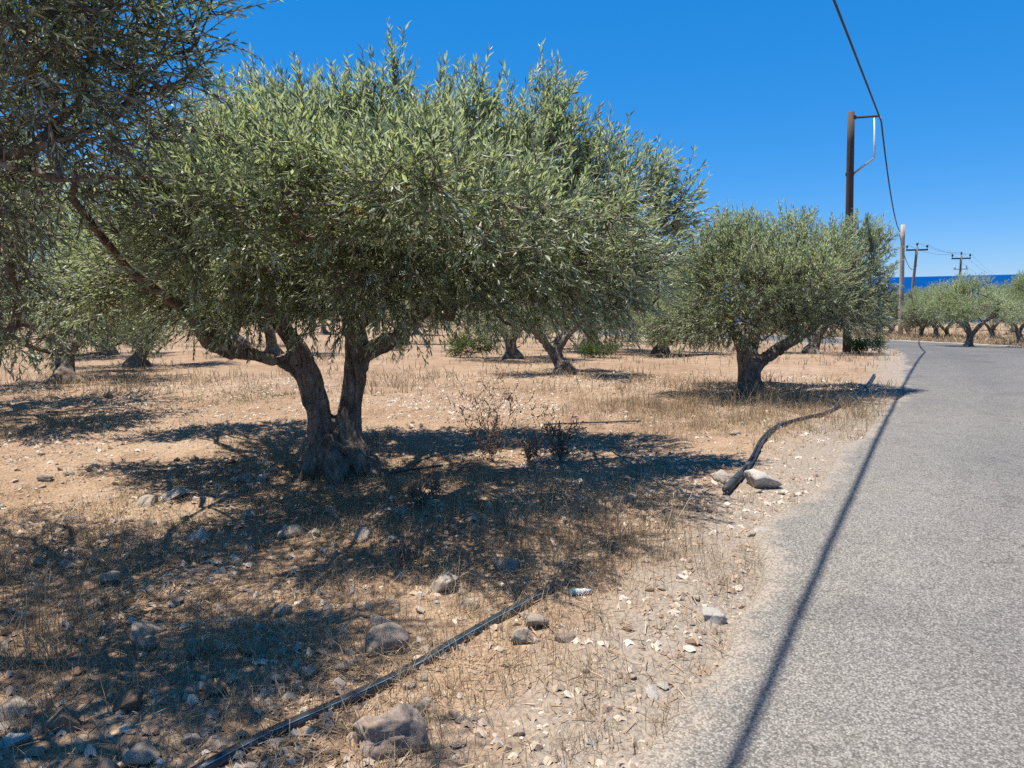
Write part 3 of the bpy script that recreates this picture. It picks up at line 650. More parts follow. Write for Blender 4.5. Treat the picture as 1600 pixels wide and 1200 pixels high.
taken = [(MT.x, MT.y), (FT.x, FT.y), (ST.x, ST.y)]
for (u, v, k, rz, sc, lab) in [
    (100, 602, 0, .4, .95, 'olive tree at the left with a low forked trunk and a limb sweeping left'),
    (212, 574, 1, 2.2, .95, 'slim leaning olive trunk with pale mottled bark beside the left forked tree'),
    (168, 559, 2, 1.2, 1.0, 'olive tree with a straight stout trunk behind the leaning slim trunk'),
    (428, 556, 0, 3.3, 1.0, 'olive tree with a pale trunk seen past the left fork of the big tree'),
    (883, 588, 1, 5.0, .85, 'olive tree with a short leaning trunk in the middle clearing'),
    (800, 562, 2, 3.9, .98, 'olive tree with two spreading trunks left of the short leaning one'),
    (-70, 658, 1, 3.4, 1.28, 'olive tree cut by the left edge that shades the bare soil band'),
    (1268, 553, 0, 5.2, .92, 'olive tree with twin trunks just behind the roadside tree and pole'),
    (1035, 553, 2, .9, 1.0, 'dark olive tree between the big tree and the roadside tree'),
    (930, 548, 0, 2.7, 1.0, 'olive tree behind the clearing with its crown down to the scrub'),
    (1512, 544, 3, 0.4, .88, 'wide olive tree with a thick dark trunk across the road'),
    (1596, 541, 3, 2.0, .85, 'olive tree across the road cut by the right edge of the photo'),
    (1462, 531, 3, .8, .82, 'olive tree with several splayed trunks beside the pale pole'),
    (1437, 529, 0, 3.5, .75, 'low olive tree directly right of the pale pole'),
    (1390, 524, 2, 5.5, .82, 'olive tree left of the pale pole beyond the bend'),
    (1552, 534, 3, 1.4, .78, 'olive tree across the road behind the wide one, on its right'),
    (1482, 529, 3, 3.0, .76, 'olive tree across the road behind the wide one, on its left'),
    (1422, 526, 1, 4.6, .8, 'olive tree close behind the pale pole')]:
    p = at(u, v); taken.append((p.x, p.y)); plant(protos[k], p.x, p.y, rz, sc, lab, G)
r = np.random.default_rng(77)
def free(x, y, dmin):
    return all((x-a)**2+(y-b)**2 > dmin*dmin for a, b in taken)
nfar = 0
for row, yy in enumerate(np.arange(17, 125, 7.0)):
    for xx in np.arange(-90, 92, 6.6):
        x = xx+r.normal()*.7+(row % 2)*3.2; y = yy+r.normal()*.7
        if abs(x)/y > .80 or not free(x, y, 5.2 if y < 40 else 4.2): continue
        rdv = float(road_dist_arr(np.array([x]), np.array([y]))[0])
        if -2.6 < rdv < ROAD_W+2.2: continue
        if rdv < 0 and 15 < y < 33 and x > 8: continue           # open bank by the dark pole
        if rdv > 0 and y < 38: continue
        if y > 90 and x > 5: continue
        lab = 'olive tree in the far rows across the road' if rdv > 0 else 'olive tree in the far rows of the grove behind the nearer trunks'
        taken.append((x, y))
        plant(protos[int(r.integers(3))] if y < 33 else fars[int(r.integers(2))], x, y, r.uniform(0, 6.28), r.uniform(.78, 1.12)*(.84 if rdv > 0 else 1), lab, 'olive trees in the far rows' if rdv <= 0 else 'olive trees in the far rows across the road'); nfar += 1
print('far trees', nfar)

# ------------------------------------------------------------------ shrubs
def shrub(u, v, wpx, hpx, label, n=900, dy=.6):
    p = onground(u, v); s = px_size(p); rr = np.random.default_rng(int(u*7+v)); w = wpx*s/2; h = hpx*s
    o = empty('shrub', p); tag(o, label, 'shrub')
    lobs = [(rr.uniform(-.75, .75)*w, rr.uniform(-.5, .5)*w*dy, h*rr.uniform(.3, .68), w*.36, w*.36, h*.36) for _ in range(9)]
    lim = [[(0, 0, -.03), (rr.normal()*w*.3, rr.normal()*w*.2, h*.5)] for _ in range(4)]
    crown('foliage', rr, lobs, n, (.06 if p.y < 30 else .09, .42), lim, upright=.6, parent=o, per=8, slen=(.12, .26), matl='leaf_green', branch_r=.012, twigs=False, k1=20, k2=60)
shrub(728, 560, 100, 42, 'bright green shrub on the dry ground left of the two-trunked olive', 700)
shrub(1060, 557, 130, 75, 'large yellow-green shrub under the left side of the roadside olive', 1500)
shrub(935, 558, 70, 24, 'low green shrub behind the short leaning olive in the clearing', 400)
shrub(5, 556, 60, 40, 'dark green shrub at the left edge behind the forked olive', 500)
shrub(1352, 553, 66, 26, 'small green shrub at the foot of the dark pole', 450)
shrub(88, 556, 46, 30, 'yellow-green shrub seen through the fork of the left olive', 350)
shrub(610, 548, 60, 26, 'grey-green shrub seen between the two stems of the big olive', 350)

# ------------------------------------------------------------------ poles and cables
def pole(u, v, u2, v2, r0_, r1_, matl, name, label, group=None):
    p = onground(u, v); top = at_y(u2, v2, p.y)
    o = empty(name, p); d = top-p; h = d.length
    t = np.linspace(0, 1, 9); P = np.outer(t, np.array(d)); P[0] -= np.array(d)/h*.3
    mbb = MB(); mbb.tube(P, r0_+(r1_-r0_)*t, 12); mbb.build('post', matl, o); tag(o, label, 'utility pole', group); return o, p, top
o1, p1, t1 = pole(1323, 551, 1330, 175, .125, .10, M['pole_dark'], 'utility_pole', 'tall dark wooden pole with a bent bracket at the top, rising behind the roadside olive', 'wooden poles along the road')
axd = NRM[np.argmin((EDGE[:, 0]-p1.x)**2+(EDGE[:, 1]-p1.y)**2)]
axd = np.array((axd[0], axd[1])); axd /= np.linalg.norm(axd)
def arm_pt(u, v):
    """a point over the line that the bracket takes across to the road"""
    d = ray(u, v); A = np.array([[d.x, -axd[0]], [d.y, -axd[1]]]); a, b = np.linalg.solve(A, np.array([p1.x, p1.y]))
    return np.array([d.x*a, d.y*a, d.z*a+CAM_H])
loc1 = np.array(p1)
a0 = arm_pt(1331, 184); a1 = arm_pt(1374, 181)
m_ = MB(); m_.tube([a0-loc1, a1-loc1], .035, 8); m_.build('bracket_arm', M['steel'], o1, False)
b0, b1, b2 = arm_pt(1366, 184), arm_pt(1366, 247), arm_pt(1333, 272)
m_ = MB(); m_.tube(np.array([b0, b0*.03+b1*.97, b1*.99+b2*.01, b2])-loc1, .033, 8); m_.build('bracket_pipe', M['galv'], o1)
for v_ in (184, 272):
    c_ = arm_pt(1331 if v_ == 184 else 1328, v_)-loc1; m_ = MB(); m_.tube([c_-np.array([0, 0, .05]), c_+np.array([0, 0, .05])], .125, 14); m_.build('collar', M['steel'], o1)
hk = arm_pt(1377, 190); m_ = MB(); m_.tube([a1-loc1, (a1*.5+hk*.5)-loc1+np.array([.03, 0, 0]), hk-loc1], .014, 6); m_.build('hook', M['galv'], o1)
o2, p2, t2 = pole(1407, 528, 1411, 351, .135, .105, M['pole_pale'], 'utility_pole', 'plain pale weathered pole on the grassy bank beyond the bend', 'wooden poles along the road')
def tpole(u, vtop, y, arm_px, label, lean, extra=False):
    top = at_y(u, vtop, y); x = top.x-lean; base = Vector((x, y, gz(x, y))); o = empty('utility_pole', base); d = np.array(top-base); t = np.linspace(0, 1, 8); P = np.outer(t, d); P[0][2] -= .3
    m = MB(); m.tube(P, .15-.05*t, 10); m.build('post', M['pole_mid'], o)
    hw = arm_px*px_size(top)/2; ins = []
    m = MB(); m.box(d-np.array([0, 0, .25]), (hw*2, .12, .14), .08); m.build('crossarm', M['steel'], o, False)
    for k in (-1, 0, 1):
        c = d+np.array([k*hw*.94, k*hw*.075, -.18 if k else .02]); m = MB()
        m.tube([c, c+np.array([0, 0, .12]), c+np.array([0, 0, .16]), c+np.array([0, 0, .24]), c+np.array([0, 0, .28]), c+np.array([0, 0, .40])], [.03, .03, .10, .10, .075, .06], 8); m.build('insulator', M['ceramic'], o); ins.append(c+np.array([0, 0, .4])+np.array(base))
    if extra:
        m = MB(); m.box(d-np.array([0, 0, 1.35]), (hw*1.5, .09, .10), .08); m.build('lower_crossarm', M['galv'], o, False)
        for k in (-.6, .6):
            c = d+np.array([k*hw, 0, -1.3]); m = MB(); m.tube([c, c+np.array([0, 0, .3])], [.08, .05], 8); m.build('insulator', M['galv'], o)
    tag(o, label, 'utility pole', 'power line poles with crossarms'); return o, ins, np.array(top)
o3, in3, tp3 = tpole(1433, 386, 67, 35, 'leaning power pole with a single crossarm right behind the pale pole', .45)
o4, in4, tp4 = tpole(1502, 400, 79, 31, 'farther power pole with two crossarms against the sea', .1, True)
def span(A, B, sag, n=40):
    A = np.array(A); B = np.array(B); t = np.linspace(0, 1, n)[:, None]; P = A+(B-A)*t; P[:, 2] -= (4*sag*t*(1-t))[:, 0]; return P
# overhead service cable: from behind the camera over the road edge to the dark pole, on to the pale pole
WIRE_H = 6.36
dv = ray(1303, 0); tw = (WIRE_H-CAM_H)/dv.z; wA = np.array(dv*tw)+np.array([0, 0, CAM_H])
hk = np.array(hk); dirw = wA-hk; beyond = hk+dirw/np.linalg.norm(dirw[:2])*38; beyond[2] = 6.6
def through(A, Mid, B):
    """parabola in the upright plane through three points"""
    L = np.linalg.norm((B-A)[:2]); l = np.linalg.norm((Mid-A)[:2]); zc = np.linalg.solve(np.array([[l*l, l], [L*L, L]]), np.array([Mid[2]-A[2], B[2]-A[2]]))
    s = np.linspace(0, L, 60); P = A[None, :2]+(B-A)[None, :2]*(s/L)[:, None]; return np.c_[P, A[2]+zc[0]*s*s+zc[1]*s]
sp1 = through(hk, wA, beyond)
att2 = np.array(at_y(1406, 362, p2.y-.12)); sp2 = span(hk, att2, .55)
cab = MB(); cab.tube(np.concatenate([sp1[::-1], sp2[1:]]), .024, 8)
cb = cab.build('overhead_cable', M['cable']); tag(cb, 'thick black cable overhead, hung from the dark pole bracket to the pale pole', 'cable')
sp3 = span(np.array(att2)+np.array([0, .05, -.1]), tp3+np.array([0, -.1, -1.6]), 1.0)
cab = MB(); cab.tube(sp3, .022, 6); cb = cab.build('overhead_cable', M['cable']); tag(cb, 'short sagging cable between the pale pole and the leaning crossarm pole', 'cable')
for q, lab in enumerate(('left', 'middle', 'right')):
    A, B = in3[q], in4[q]; nxt = B+(B-A)*2.2+np.array([0, 0, -2.6]); cab = MB()
    cab.tube(np.concatenate([span(A, B, .35, 14), span(B, nxt, .9, 20)[1:]]), .010, 4)
    tag(cab.build('power_line', M['cable']), f'thin power line on the {lab} insulators of the crossarm poles', 'power line', 'power lines on the crossarm poles')

# ------------------------------------------------------------------ pipes on the ground
def ground_path(px, lift, step=.06, noise_=.0):
    P = resample([np.array(at(u, v)[:2]) for u, v in px], step)
    z = ground_arr(P[:, 0], P[:, 1]); k = max(3, int(.5/step)) | 1
    z = np.maximum(np.convolve(np.pad(z, k//2, mode='edge'), np.ones(k)/k, 'valid'), z-.012)
    return np.c_[P, z+lift]
pp = ground_path([(300, 1232), (360, 1200), (500, 1133), (640, 1062), (720, 1012), (810, 960), (870, 926), (930, 904), (985, 893)], .008)
po = empty('water_pipe', pp[0]); tag(po, 'black plastic water pipe with a pale blue stripe lying across the dry grass', 'pipe')
pp[:, 2] -= .085*sstep(.80, .97, np.linspace(0, 1, len(pp)))
pm = MB(); pm.tube(pp-pp[0], .027, 12); pm.build('tube', M['pipe'], po)
td = np.gradient(pp, axis=0); td = unit(td); sdv = unit(np.cross(td, np.array([0, 0, 1.])))
for ang in (R(38), R(-60)):
    c = pp-pp[0]+(sdv*math.sin(ang)+np.array([0, 0, 1.])*math.cos(ang))*.0270; pm = MB(); pm.tube(c, .0022, 5); pm.build('stripe', M['stripe'], po)
hp = ground_path([(1133, 776), (1150, 757), (1175, 725), (1190, 692), (1215, 668), (1260, 657), (1300, 647), (1335, 626), (1356, 605), (1366, 588)], .03, .08)
ho = empty('hose_bundle', hp[0]); tag(ho, 'bundle of black irrigation hoses taped together, curving from the white rock to the bend', 'hose')
td = unit(np.gradient(hp, axis=0)); sdv = unit(np.cross(td, np.array([0, 0, 1.]))); tw_ = np.linspace(0, 5, len(hp))
for q in range(3):
    off = (sdv*np.cos(tw_*.5+q*2.1)[:, None]+np.array([0, 0, 1.])*np.sin(tw_*.5+q*2.1)[:, None])*.0165
    m = MB(); m.tube(hp-hp[0]+off+np.array([0, 0, -.008]), .0130, 8); m.build('hose', M['pipe'], ho)
sl0 = hp[:8]-hp[0]+np.array([0, 0, .015]); m = MB(); m.tube(sl0, [.026, .029, .029, .029, .029, .028, .028, .027], 12); m.build('sleeve', M['tape'], ho)
for q in (7, 12, 40, 68, 92):
    if q+2 < len(hp): m = MB(); m.tube(hp[q:q+2]-hp[0]+np.array([0, 0, -.004]), .0315, 12); m.build('tape_band', M['tape'], ho)
sh = ground_path([(572, 755), (610, 748), (650, 741), (692, 735)], .035, .05); m = MB(); m.tube(sh, .011, 8); tag(m.build('irrigation_hose', M['pipe']), 'short thin black hose by the roots of the big olive', 'hose')
sh = ground_path([(850, 664), (905, 662), (960, 661), (1010, 659)], .022, .08); m = MB(); m.tube(sh, .010, 6); tag(m.build('irrigation_hose', M['pipe']), 'thin dark drip line on the bare soil behind the dead bushes', 'hose')
sh = ground_path([(75, 652), (100, 649), (150, 644), (205, 641)], .03, .1); sh[:, 2] += (fbm(np.arange(len(sh))*.5, np.zeros(len(sh)), 3)-.4)*.06
m = MB(); m.tube(sh, np.linspace(.018, .006, len(sh)), 6); tag(m.build('fallen_branch', M['dead']), 'thin fallen branch lying at the edge of the left shadow band', 'branch')

# crushed bottle
bp = onground(905, 935); bo = empty('plastic_bottle', bp+Vector((0, 0, .018)), R(8)); bo.scale = (.62, .62, .62); tag(bo, 'crushed clear plastic bottle with a teal label beside the black pipe', 'bottle')
def lathe(prof, k=18, crush=0):
    P = np.array([(x, 0, 0) for x, _ in prof]); V = []
    for x, rr in prof:
        for q in range(k):
            a = q*2*math.pi/k; cr = 1-crush*max(0, math.sin(a))*(.6+.4*math.sin(x*70)); V.append((x, math.cos(a)*rr, math.sin(a)*rr*cr))
    Q = [(i*k+j, i*k+(j+1) % k, (i+1)*k+(j+1) % k, (i+1)*k+j) for i in range(len(prof)-1) for j in range(k)]
    return V, Q
bm_, nt_b, bb = mat('clear_plastic'); bb.inputs['Base Color'].default_value = (.80, .86, .88, 1); bb.inputs['Transmission Weight'].default_value = .55; bb.inputs['Roughness'].default_value = .18; bb.inputs['IOR'].default_value = 1.2
V, Q = lathe([(-.085, .0), (-.085, .026), (-.07, .03), (-.03, .029), (-.02, .027), (-.01, .03), (.02, .028), (.03, .03), (.05, .028), (.07, .018), (.085, .012), (.09, .012), (.09, 0)], crush=.3); m = MB(); m.add(V, Q); m.build('body', bm_, bo)
V, Q = lathe([(-.068, .0312), (-.032, .0308)], crush=.3); m = MB(); m.add(V, Q); m.build('label_band', plain('teal_label', (.03, .30, .34), .4, .5), bo)
V, Q = lathe([(.088, 0), (.088, .015), (.103, .015), (.103, 0)]); m = MB(); m.add(V, Q); m.build('cap', plain('blue_cap', (.05, .25, .45), .4, .5), bo)

# ------------------------------------------------------------------ stones
def rock_mesh(name, seed, sub=3, flat=.62, lo=.32, hi=.74, rough=1.0):
    import bmesh
    bm = bmesh.new(); bmesh.ops.create_icosphere(bm, subdivisions=sub, radius=1)
    co = np.array([v.co[:] for v in bm.verts]); r = np.random.default_rng(seed)
    for _ in range(9):                                             # break faces off
        nrm = unit(r.normal(size=3)); lim = r.uniform(lo, hi); dd = co@nrm
        co = co-np.outer(np.clip(dd-lim, 0, None)*.93, nrm)
    n_ = unit(co); co = co+n_*rough*((vnoise3(co*1.7+seed, 1)-.5)*.26+(vnoise3(co*4.3+seed, 2)-.5)*.20+(vnoise3(co*11+seed, 3)-.5)*.10)[:, None]
    co *= np.array([1, r.uniform(.65, .9), flat]); co *= 1.25
    for v, c in zip(bm.verts, co): v.co = c
    me = bpy.data.meshes.new(name); bm.to_mesh(me); bm.free()
    me.polygons.foreach_set('use_smooth', np.ones(len(me.polygons), bool)); return me
rocks = {}
for mk in ('limestone', 'greystone', 'whitestone', 'clod', 'boulder'):
    rocks[mk] = []
    for q in range(4):
        me = rock_mesh('stone', 100+q*7+len(mk), 4, .6 if q % 2 else .72); me.materials.append(M[mk]); rocks[mk].append(me)
rr_ = np.random.default_rng(3); stones_at = []
def rock(u, v, wpx, mk, label, group=None, rz=None, tall=1.0, name='stone', sink=.42, var=None):
    p = at(u, v+wpx*.18); s = wpx*px_size(p)/2; z = gz(p.x, p.y)
    o = link(name, rocks[mk][int(rr_.integers(4)) if var is None else var]); o.location = (p.x, p.y, z+s*.6*tall*(1-sink*1.6))
    o.rotation_euler = (rr_.normal()*.15, rr_.normal()*.15, rr_.uniform(0, 6.28) if rz is None else rz); o.scale = (s, s, s*tall)
    tag(o, label, 'rock', group); stones_at.append((p.x, p.y, s)); return o
bme = rock_mesh('boulder', 915, 5, .66, .55, .88, 1.9); bme.materials.append(M['boulder'])
p = at(608, 1180); b_ = link('boulder', bme); s = 52*px_size(p); b_.location = (p.x, p.y, gz(p.x, p.y)+s*.28); b_.scale = (s, s*1.05, s*1.08); b_.rotation_euler = (0, 0, .35); tag(b_, 'large pinkish brown boulder beside the black pipe at the bottom', 'rock'); stones_at.append((p.x, p.y, s))
for a in [
    (601, 1012, 66, 'greystone', 'angular pale grey rock standing just above the black pipe'),
    (590, 985, 42, 'greystone', 'smaller rock tucked behind the angular grey rock'),
    (690, 916, 52, 'greystone', 'rounded grey rock in the shade above the middle of the pipe'),
    (795, 890, 48, 'greystone', 'grey rock half sunk in shaded grass above the pipe end'),
    (389, 746, 36, 'greystone', 'upright grey stone left of the big olive roots'),
    (409, 746, 24, 'whitestone', 'small pale stone touching the upright grey stone by the roots'),
    (385, 763, 26, 'greystone', 'dark low stone in front of the upright grey stone by the roots'),
    (232, 783, 36, 'limestone', 'pale oval stone at the shadow edge left of the roots'),
    (272, 770, 34, 'whitestone', 'white flat stone right of the pale oval stone at the shadow edge'),
    (391, 800, 28, 'limestone', 'pale stone alone below the dark low stone by the roots'),
    (311, 838, 32, 'whitestone', 'sunlit cream stone with a dark twig beside it'),
    (228, 992, 56, 'greystone', 'flat topped bluish grey rock in the shade at lower left'),
    (238, 1014, 44, 'greystone', 'grey slab leaning under the flat topped bluish rock'),
    (297, 1012, 24, 'limestone', 'small rounded pale stone right of the bluish rock'),
    (304, 1034, 40, 'clod', 'reddish rounded stone under the small pale one'),
    (22, 1106, 54, 'greystone', 'dark grey rock cut by the left edge'),
    (28, 1170, 44, 'whitestone', 'white stone in the bottom left corner'),
    (62, 1142, 26, 'limestone', 'pale flat stone above the white corner stone'),
    (100, 1140, 64, 'clod', 'big red earth clod near the bottom left corner'),
    (204, 1106, 58, 'clod', 'sunlit red earth clod right of the big corner clod'),
    (296, 1092, 42, 'boulder', 'pinkish brown stone in the sun patch at lower left'),
    (337, 1092, 38, 'clod', 'dark reddish stone touching the pinkish brown one'),
    (200, 1060, 28, 'limestone', 'small pointed pale stone above the sunlit red clod'),
    (421, 1098, 22, 'whitestone', 'small bright white stone between grass tufts near the pipe'),
    (432, 1072, 34, 'limestone', 'pale stone behind the small bright white stone'),
    (300, 1172, 38, 'limestone', 'pale stone at the bottom edge left of the pipe'),
    (225, 1190, 54, 'greystone', 'grey brown rock cut by the bottom edge'),
    (666, 1104, 30, 'limestone', 'pale lumpy stone above the large boulder'),
    (655, 1122, 26, 'limestone', 'pale stone between the lumpy stone and the large boulder'),
    (1188, 750, 54, 'whitestone', 'bright white rock at the end of the hose bundle'),
    (1130, 746, 46, 'greystone', 'grey brown rock left of the hose bundle end'),
    (1180, 767, 18, 'limestone', 'small stone in front of the bright white rock'),
    (1112, 963, 40, 'whitestone', 'cream coloured stone alone at the broken road edge'),
    (1090, 940, 18, 'limestone', 'small pale stone above the cream stone at the road edge'),
    (1018, 1086, 30, 'whitestone', 'white angular stone on the sandy verge at the bottom'),
    (1036, 1078, 18, 'whitestone', 'small white stone touching the white angular one on the verge'),
    (985, 1082, 14, 'greystone', 'little grey stone left of the white angular one on the verge'),
    (923, 1170, 14, 'whitestone', 'small round white pebble near the bottom of the verge'),
    (970, 776, 44, 'greystone', 'low grey rock in the shade left of the hose end'),
    (1188, 832, 18, 'whitestone', 'upright pale stone at the tip of the asphalt edge'),
    (1172, 836, 18, 'limestone', 'pale stone beside the upright one at the asphalt edge'),
    (562, 842, 40, 'limestone', 'flat oval stone in the shade below the roots of the big olive'),
    (520, 800, 26, 'limestone', 'pale stone just under the trunk of the big olive'),
    (490, 840, 24, 'limestone', 'rounded stone left of the flat oval stone'),
    (458, 830, 44, 'limestone', 'broad pale stone in the shade below left of the trunk'),
    (630, 804, 36, 'greystone', 'grey stone below the thin hose by the roots'),
    (175, 914, 34, 'limestone', 'pale long stone in the shade beside the tall dry grass'),
    (836, 976, 42, 'limestone', 'pale grey stone just below the end of the pipe'),
    (822, 1000, 50, 'limestone', 'long low stone beneath the pale one below the pipe end'),
    (880, 1000, 34, 'boulder', 'half buried brown stone right of the long low stone'),
    (735, 945, 36, 'limestone', 'flat stone on the upper side of the pipe'),
    (625, 752, 26, 'limestone', 'pale stone under the thin hose by the roots'),
    (660, 762, 30, 'clod', 'sunlit orange stone right of the thin hose'),
    (144, 732, 20, 'limestone', 'pale upright stone on the open soil at left'),
    (70, 748, 22, 'limestone', 'pale stone on the open soil near the left edge'),
    (170, 618, 16, 'clod', 'reddish stone in front of the left forked olive'),
    (1148, 677, 18, 'limestone', 'flat pale stone on the bare ground left of the hose curve'),
    (678, 712, 18, 'limestone', 'cream stone in the shade right of the big trunk'),
    (1320, 812, 22, 'limestone', 'flat stone half buried beside the asphalt under the cable shadow'),
    (400, 1025, 40, 'clod', 'sunlit clod of pale red earth in a light patch'),
    (540, 1050, 32, 'greystone', 'grey flat stone left of the angular grey rock'),
    (480, 1060, 30, 'limestone', 'dull stone in a light patch left of the grey flat stone'),
    (440, 960, 30, 'greystone', 'grey stone in deep shade in the middle of the litter'),
    (275, 945, 28, 'greystone', 'grey stone above the reddish rounded one in the shade'),
]: rock(*a)
# stones that nothing tells apart
nst = 0; rr2 = np.random.default_rng(8)
while nst < 190:
    u = rr2.uniform(0, 1240); v = 700+500*rr2.random()**.8
    p = at(u, v); rdv = float(road_dist_arr(np.array([p.x]), np.array([p.y]))[0])
    if rdv > -.15: continue
    if u > 860 and rr2.random() < .6: continue
    w = rr2.choice([11, 13, 15, 18, 22, 26], p=[.25, .25, .2, .15, .1, .05])
    if any((p.x-a)**2+(p.y-b)**2 < (c+.05)**2 for a, b, c in stones_at): continue
    mk = str(rr2.choice(['limestone', 'greystone', 'clod', 'boulder'], p=[.45, .22, .2, .13]))
    look = {'limestone': 'small pale field stone', 'greystone': 'small grey field stone', 'clod': 'small reddish earth clod', 'boulder': 'small brownish field stone'}[mk]
    side = 'on the verge by the road' if rdv > -1.6 else ('on the bare soil left of the big olive' if v < 800 and u < 480 else ('in the grass right of the big trunk' if v < 850 else ('in the straw near the black pipe' if u > 500 else 'in the litter at lower left')))
    rock(u, v, w, mk, look+' lying '+side, look+'s '+side, tall=rr2.uniform(.7, 1.1)); nst += 1

def pebble_field(name, n, pts, size, matl, label):
    r = np.random.default_rng(n); k = len(pts)
    ring = [(math.cos(q*math.pi/4)*(1 if q % 2 else .8), math.sin(q*math.pi/4)*(1 if q % 2 else .8), -.35 if q % 2 else .12) for q in range(8)]
    ov = np.array(ring+[(.1, -.1, .75), (.45, .3, .5)]); of = np.array([(q, (q+1) % 8, 8) if q not in (0, 1) else (q, q+1, 9) for q in range(8)]+[(0, 9, 8), (9, 2, 8)])
    a = r.uniform(0, 6.28, k); c, s = np.cos(a), np.sin(a); sc = size(r, k)
    V = ov[None]*r.uniform(.6, 1.3, (k, 10, 1))*sc[:, None, None]*np.stack([r.uniform(.8, 1.2, k), r.uniform(.5, .9, k), r.uniform(.5, 1, k)], 1)[:, None, :]
    x = V[..., 0]*c[:, None]-V[..., 1]*s[:, None]; y = V[..., 0]*s[:, None]+V[..., 1]*c[:, None]
    V = np.stack([x+pts[:, None, 0], y+pts[:, None, 1], V[..., 2]+pts[:, None, 2]+sc[:, None]*.15], -1)
    F = (np.arange(k)[:, None, None]*10+of[None]).reshape(-1, 3)
    o = mesh_obj(name, V.reshape(-1, 3), F, matl, attr=np.repeat(r.random(k), 10)); tag(o, label, kind='stuff'); return o
def scatter(r, n, x0, x1, y0, y1, dens):
    x = r.uniform(x0, x1, n); y = y0+(y1-y0)*r.random(n)**1.5
    keep = r.random(n) < dens(x, y); x, y = x[keep], y[keep]; rdv = road_dist_arr(x, y)
    ok = (rdv < 0) | (rdv > ROAD_W+.1); ok &= np.abs(x) < y*.85+1.2
    return x[ok], y[ok], rdv[ok]
r = np.random.default_rng(41)
x, y, d_ = scatter(r, 74000, -9, 6, 1.6, 15, lambda x, y: .25+.75*sstep(.4, .65, fbm(x*.9, y*.9, 61, 3)))
pebble_field('pebbles', 1, np.stack([x, y, ground_arr(x, y, d_)], 1), lambda r, k: .007+.033*r.random(k)**3.2, M['pebble'], 'small pale pebbles strewn over the dry soil')
# loose chippings along the asphalt
ii = r.integers(170, 330, 6000); off = -np.abs(r.normal(size=6000))*.42+.22; px_ = EDGE[ii]+tang[ii]*r.uniform(-.2, .2, 6000)[:, None]+NRM[ii]*off[:, None]
zz = np.maximum(ground_arr(px_[:, 0], px_[:, 1]), smooth_z(px_[:, 0], px_[:, 1])-.02)
pebble_field('gravel', 2, np.c_[px_, zz], lambda r, k: .004+.014*r.random(k)**4, M['pebble'], 'loose chippings along the broken asphalt edge')

# ------------------------------------------------------------------ dry grass, litter, weeds
def blades(r, x, y, z, L, width, lean, tone, bend=.5):
    n = len(x); a = r.uniform(0, 6.28, n); a2 = a+r.normal(size=n)*.7
    P = np.stack([x, y, z], 1); up_ = np.array([0, 0, 1.]); h = np.stack([np.cos(a), np.sin(a), np.zeros(n)], 1); h2 = np.stack([np.cos(a2), np.sin(a2), np.zeros(n)], 1)
    d1 = unit(up_+h*lean[:, None]); bd = np.abs(r.normal(size=n))*bend*1.8
    d2 = unit(up_*(1-.55*bd)[:, None]+h*lean[:, None]+h2*bd[:, None])
    t = r.uniform(0, 3.14, n); wv = np.stack([-np.sin(a)*np.cos(t)+np.cos(a)*np.sin(t), np.cos(a)*np.cos(t)+np.sin(a)*np.sin(t), np.zeros(n)], 1)*width[:, None]*.5
    A = P+d1*(L*.5)[:, None]; B = A+d2*(L*.55)[:, None]; B[:, 2] = np.maximum(B[:, 2], z+.006)
    V = np.stack([P-wv, P+wv, A+wv*.8, A-wv*.8, B], 1).reshape(-1, 3); i = np.arange(n)[:, None]*5
    return V, [i+np.array([[0, 1, 2, 3]]), i+np.array([[3, 2, 4]])], np.repeat(tone, 5)
def spots(lst):
    out = []
    for u, v, rad, w in lst: p = at(u, v); out.append((p.x, p.y, rad, w))
    return out
GS = spots([(420, 1178, .16, .9), (560, 1108, .16, .9), (690, 1035, .16, .9), (770, 985, .2, 1), (830, 950, .2, 1), (880, 925, .25, 1), (930, 908, .25, 1), (60, 1000, .55, 1), (100, 1060, .4, .8), (560, 760, .5, .8), (430, 705, .5, .9), (700, 790, .8, .6), (780, 850, .9, .7), (900, 850, .8, .9), (990, 860, .6, .9), (860, 760, .6, .6), (1000, 800, .6, .6),
            (1010, 640, .9, 1), (1130, 655, 1.2, 1), (1250, 645, 1.0, .9), (1060, 605, .8, .7), (1200, 625, 1.2, .7), (120, 605, 1.5, .6), (300, 600, 1.5, .5), (600, 600, 1.0, .5), (650, 595, 1.0, .6), (20, 675, 1.2, .8), (560, 690, .3, .8), (880, 598, 1.0, .5), (700, 1100, .35, .5), (330, 1000, .6, .5), (500, 960, .8, .55), (560, 1130, .4, .6), (640, 1170, .4, .6), (800, 1060, .5, .35), (870, 940, .4, .9), (720, 900, .9, .5), (1300, 690, .3, .2), (300, 830, .9, .45), (150, 850, .9, .5)])
def gdens(x, y):
    d = .012+.05*sstep(.5, .7, fbm(x*.6, y*.6, 71, 3))+.26*sstep(7.2, 5.2, y)*sstep(2.2, .6, x)+.16*sstep(14, 19, y)*sstep(.4, .65, fbm(x*.3, y*.3, 73, 2))
    for a, b, c, w in GS: d = d+w*np.exp(-((x-a)**2+(y-b)**2)/(c*c))
    patch = sstep(.36, .62, fbm(x*2.2, y*2.2, 79, 2))
    return np.clip(d*(.25+.9*patch), 0, 1)
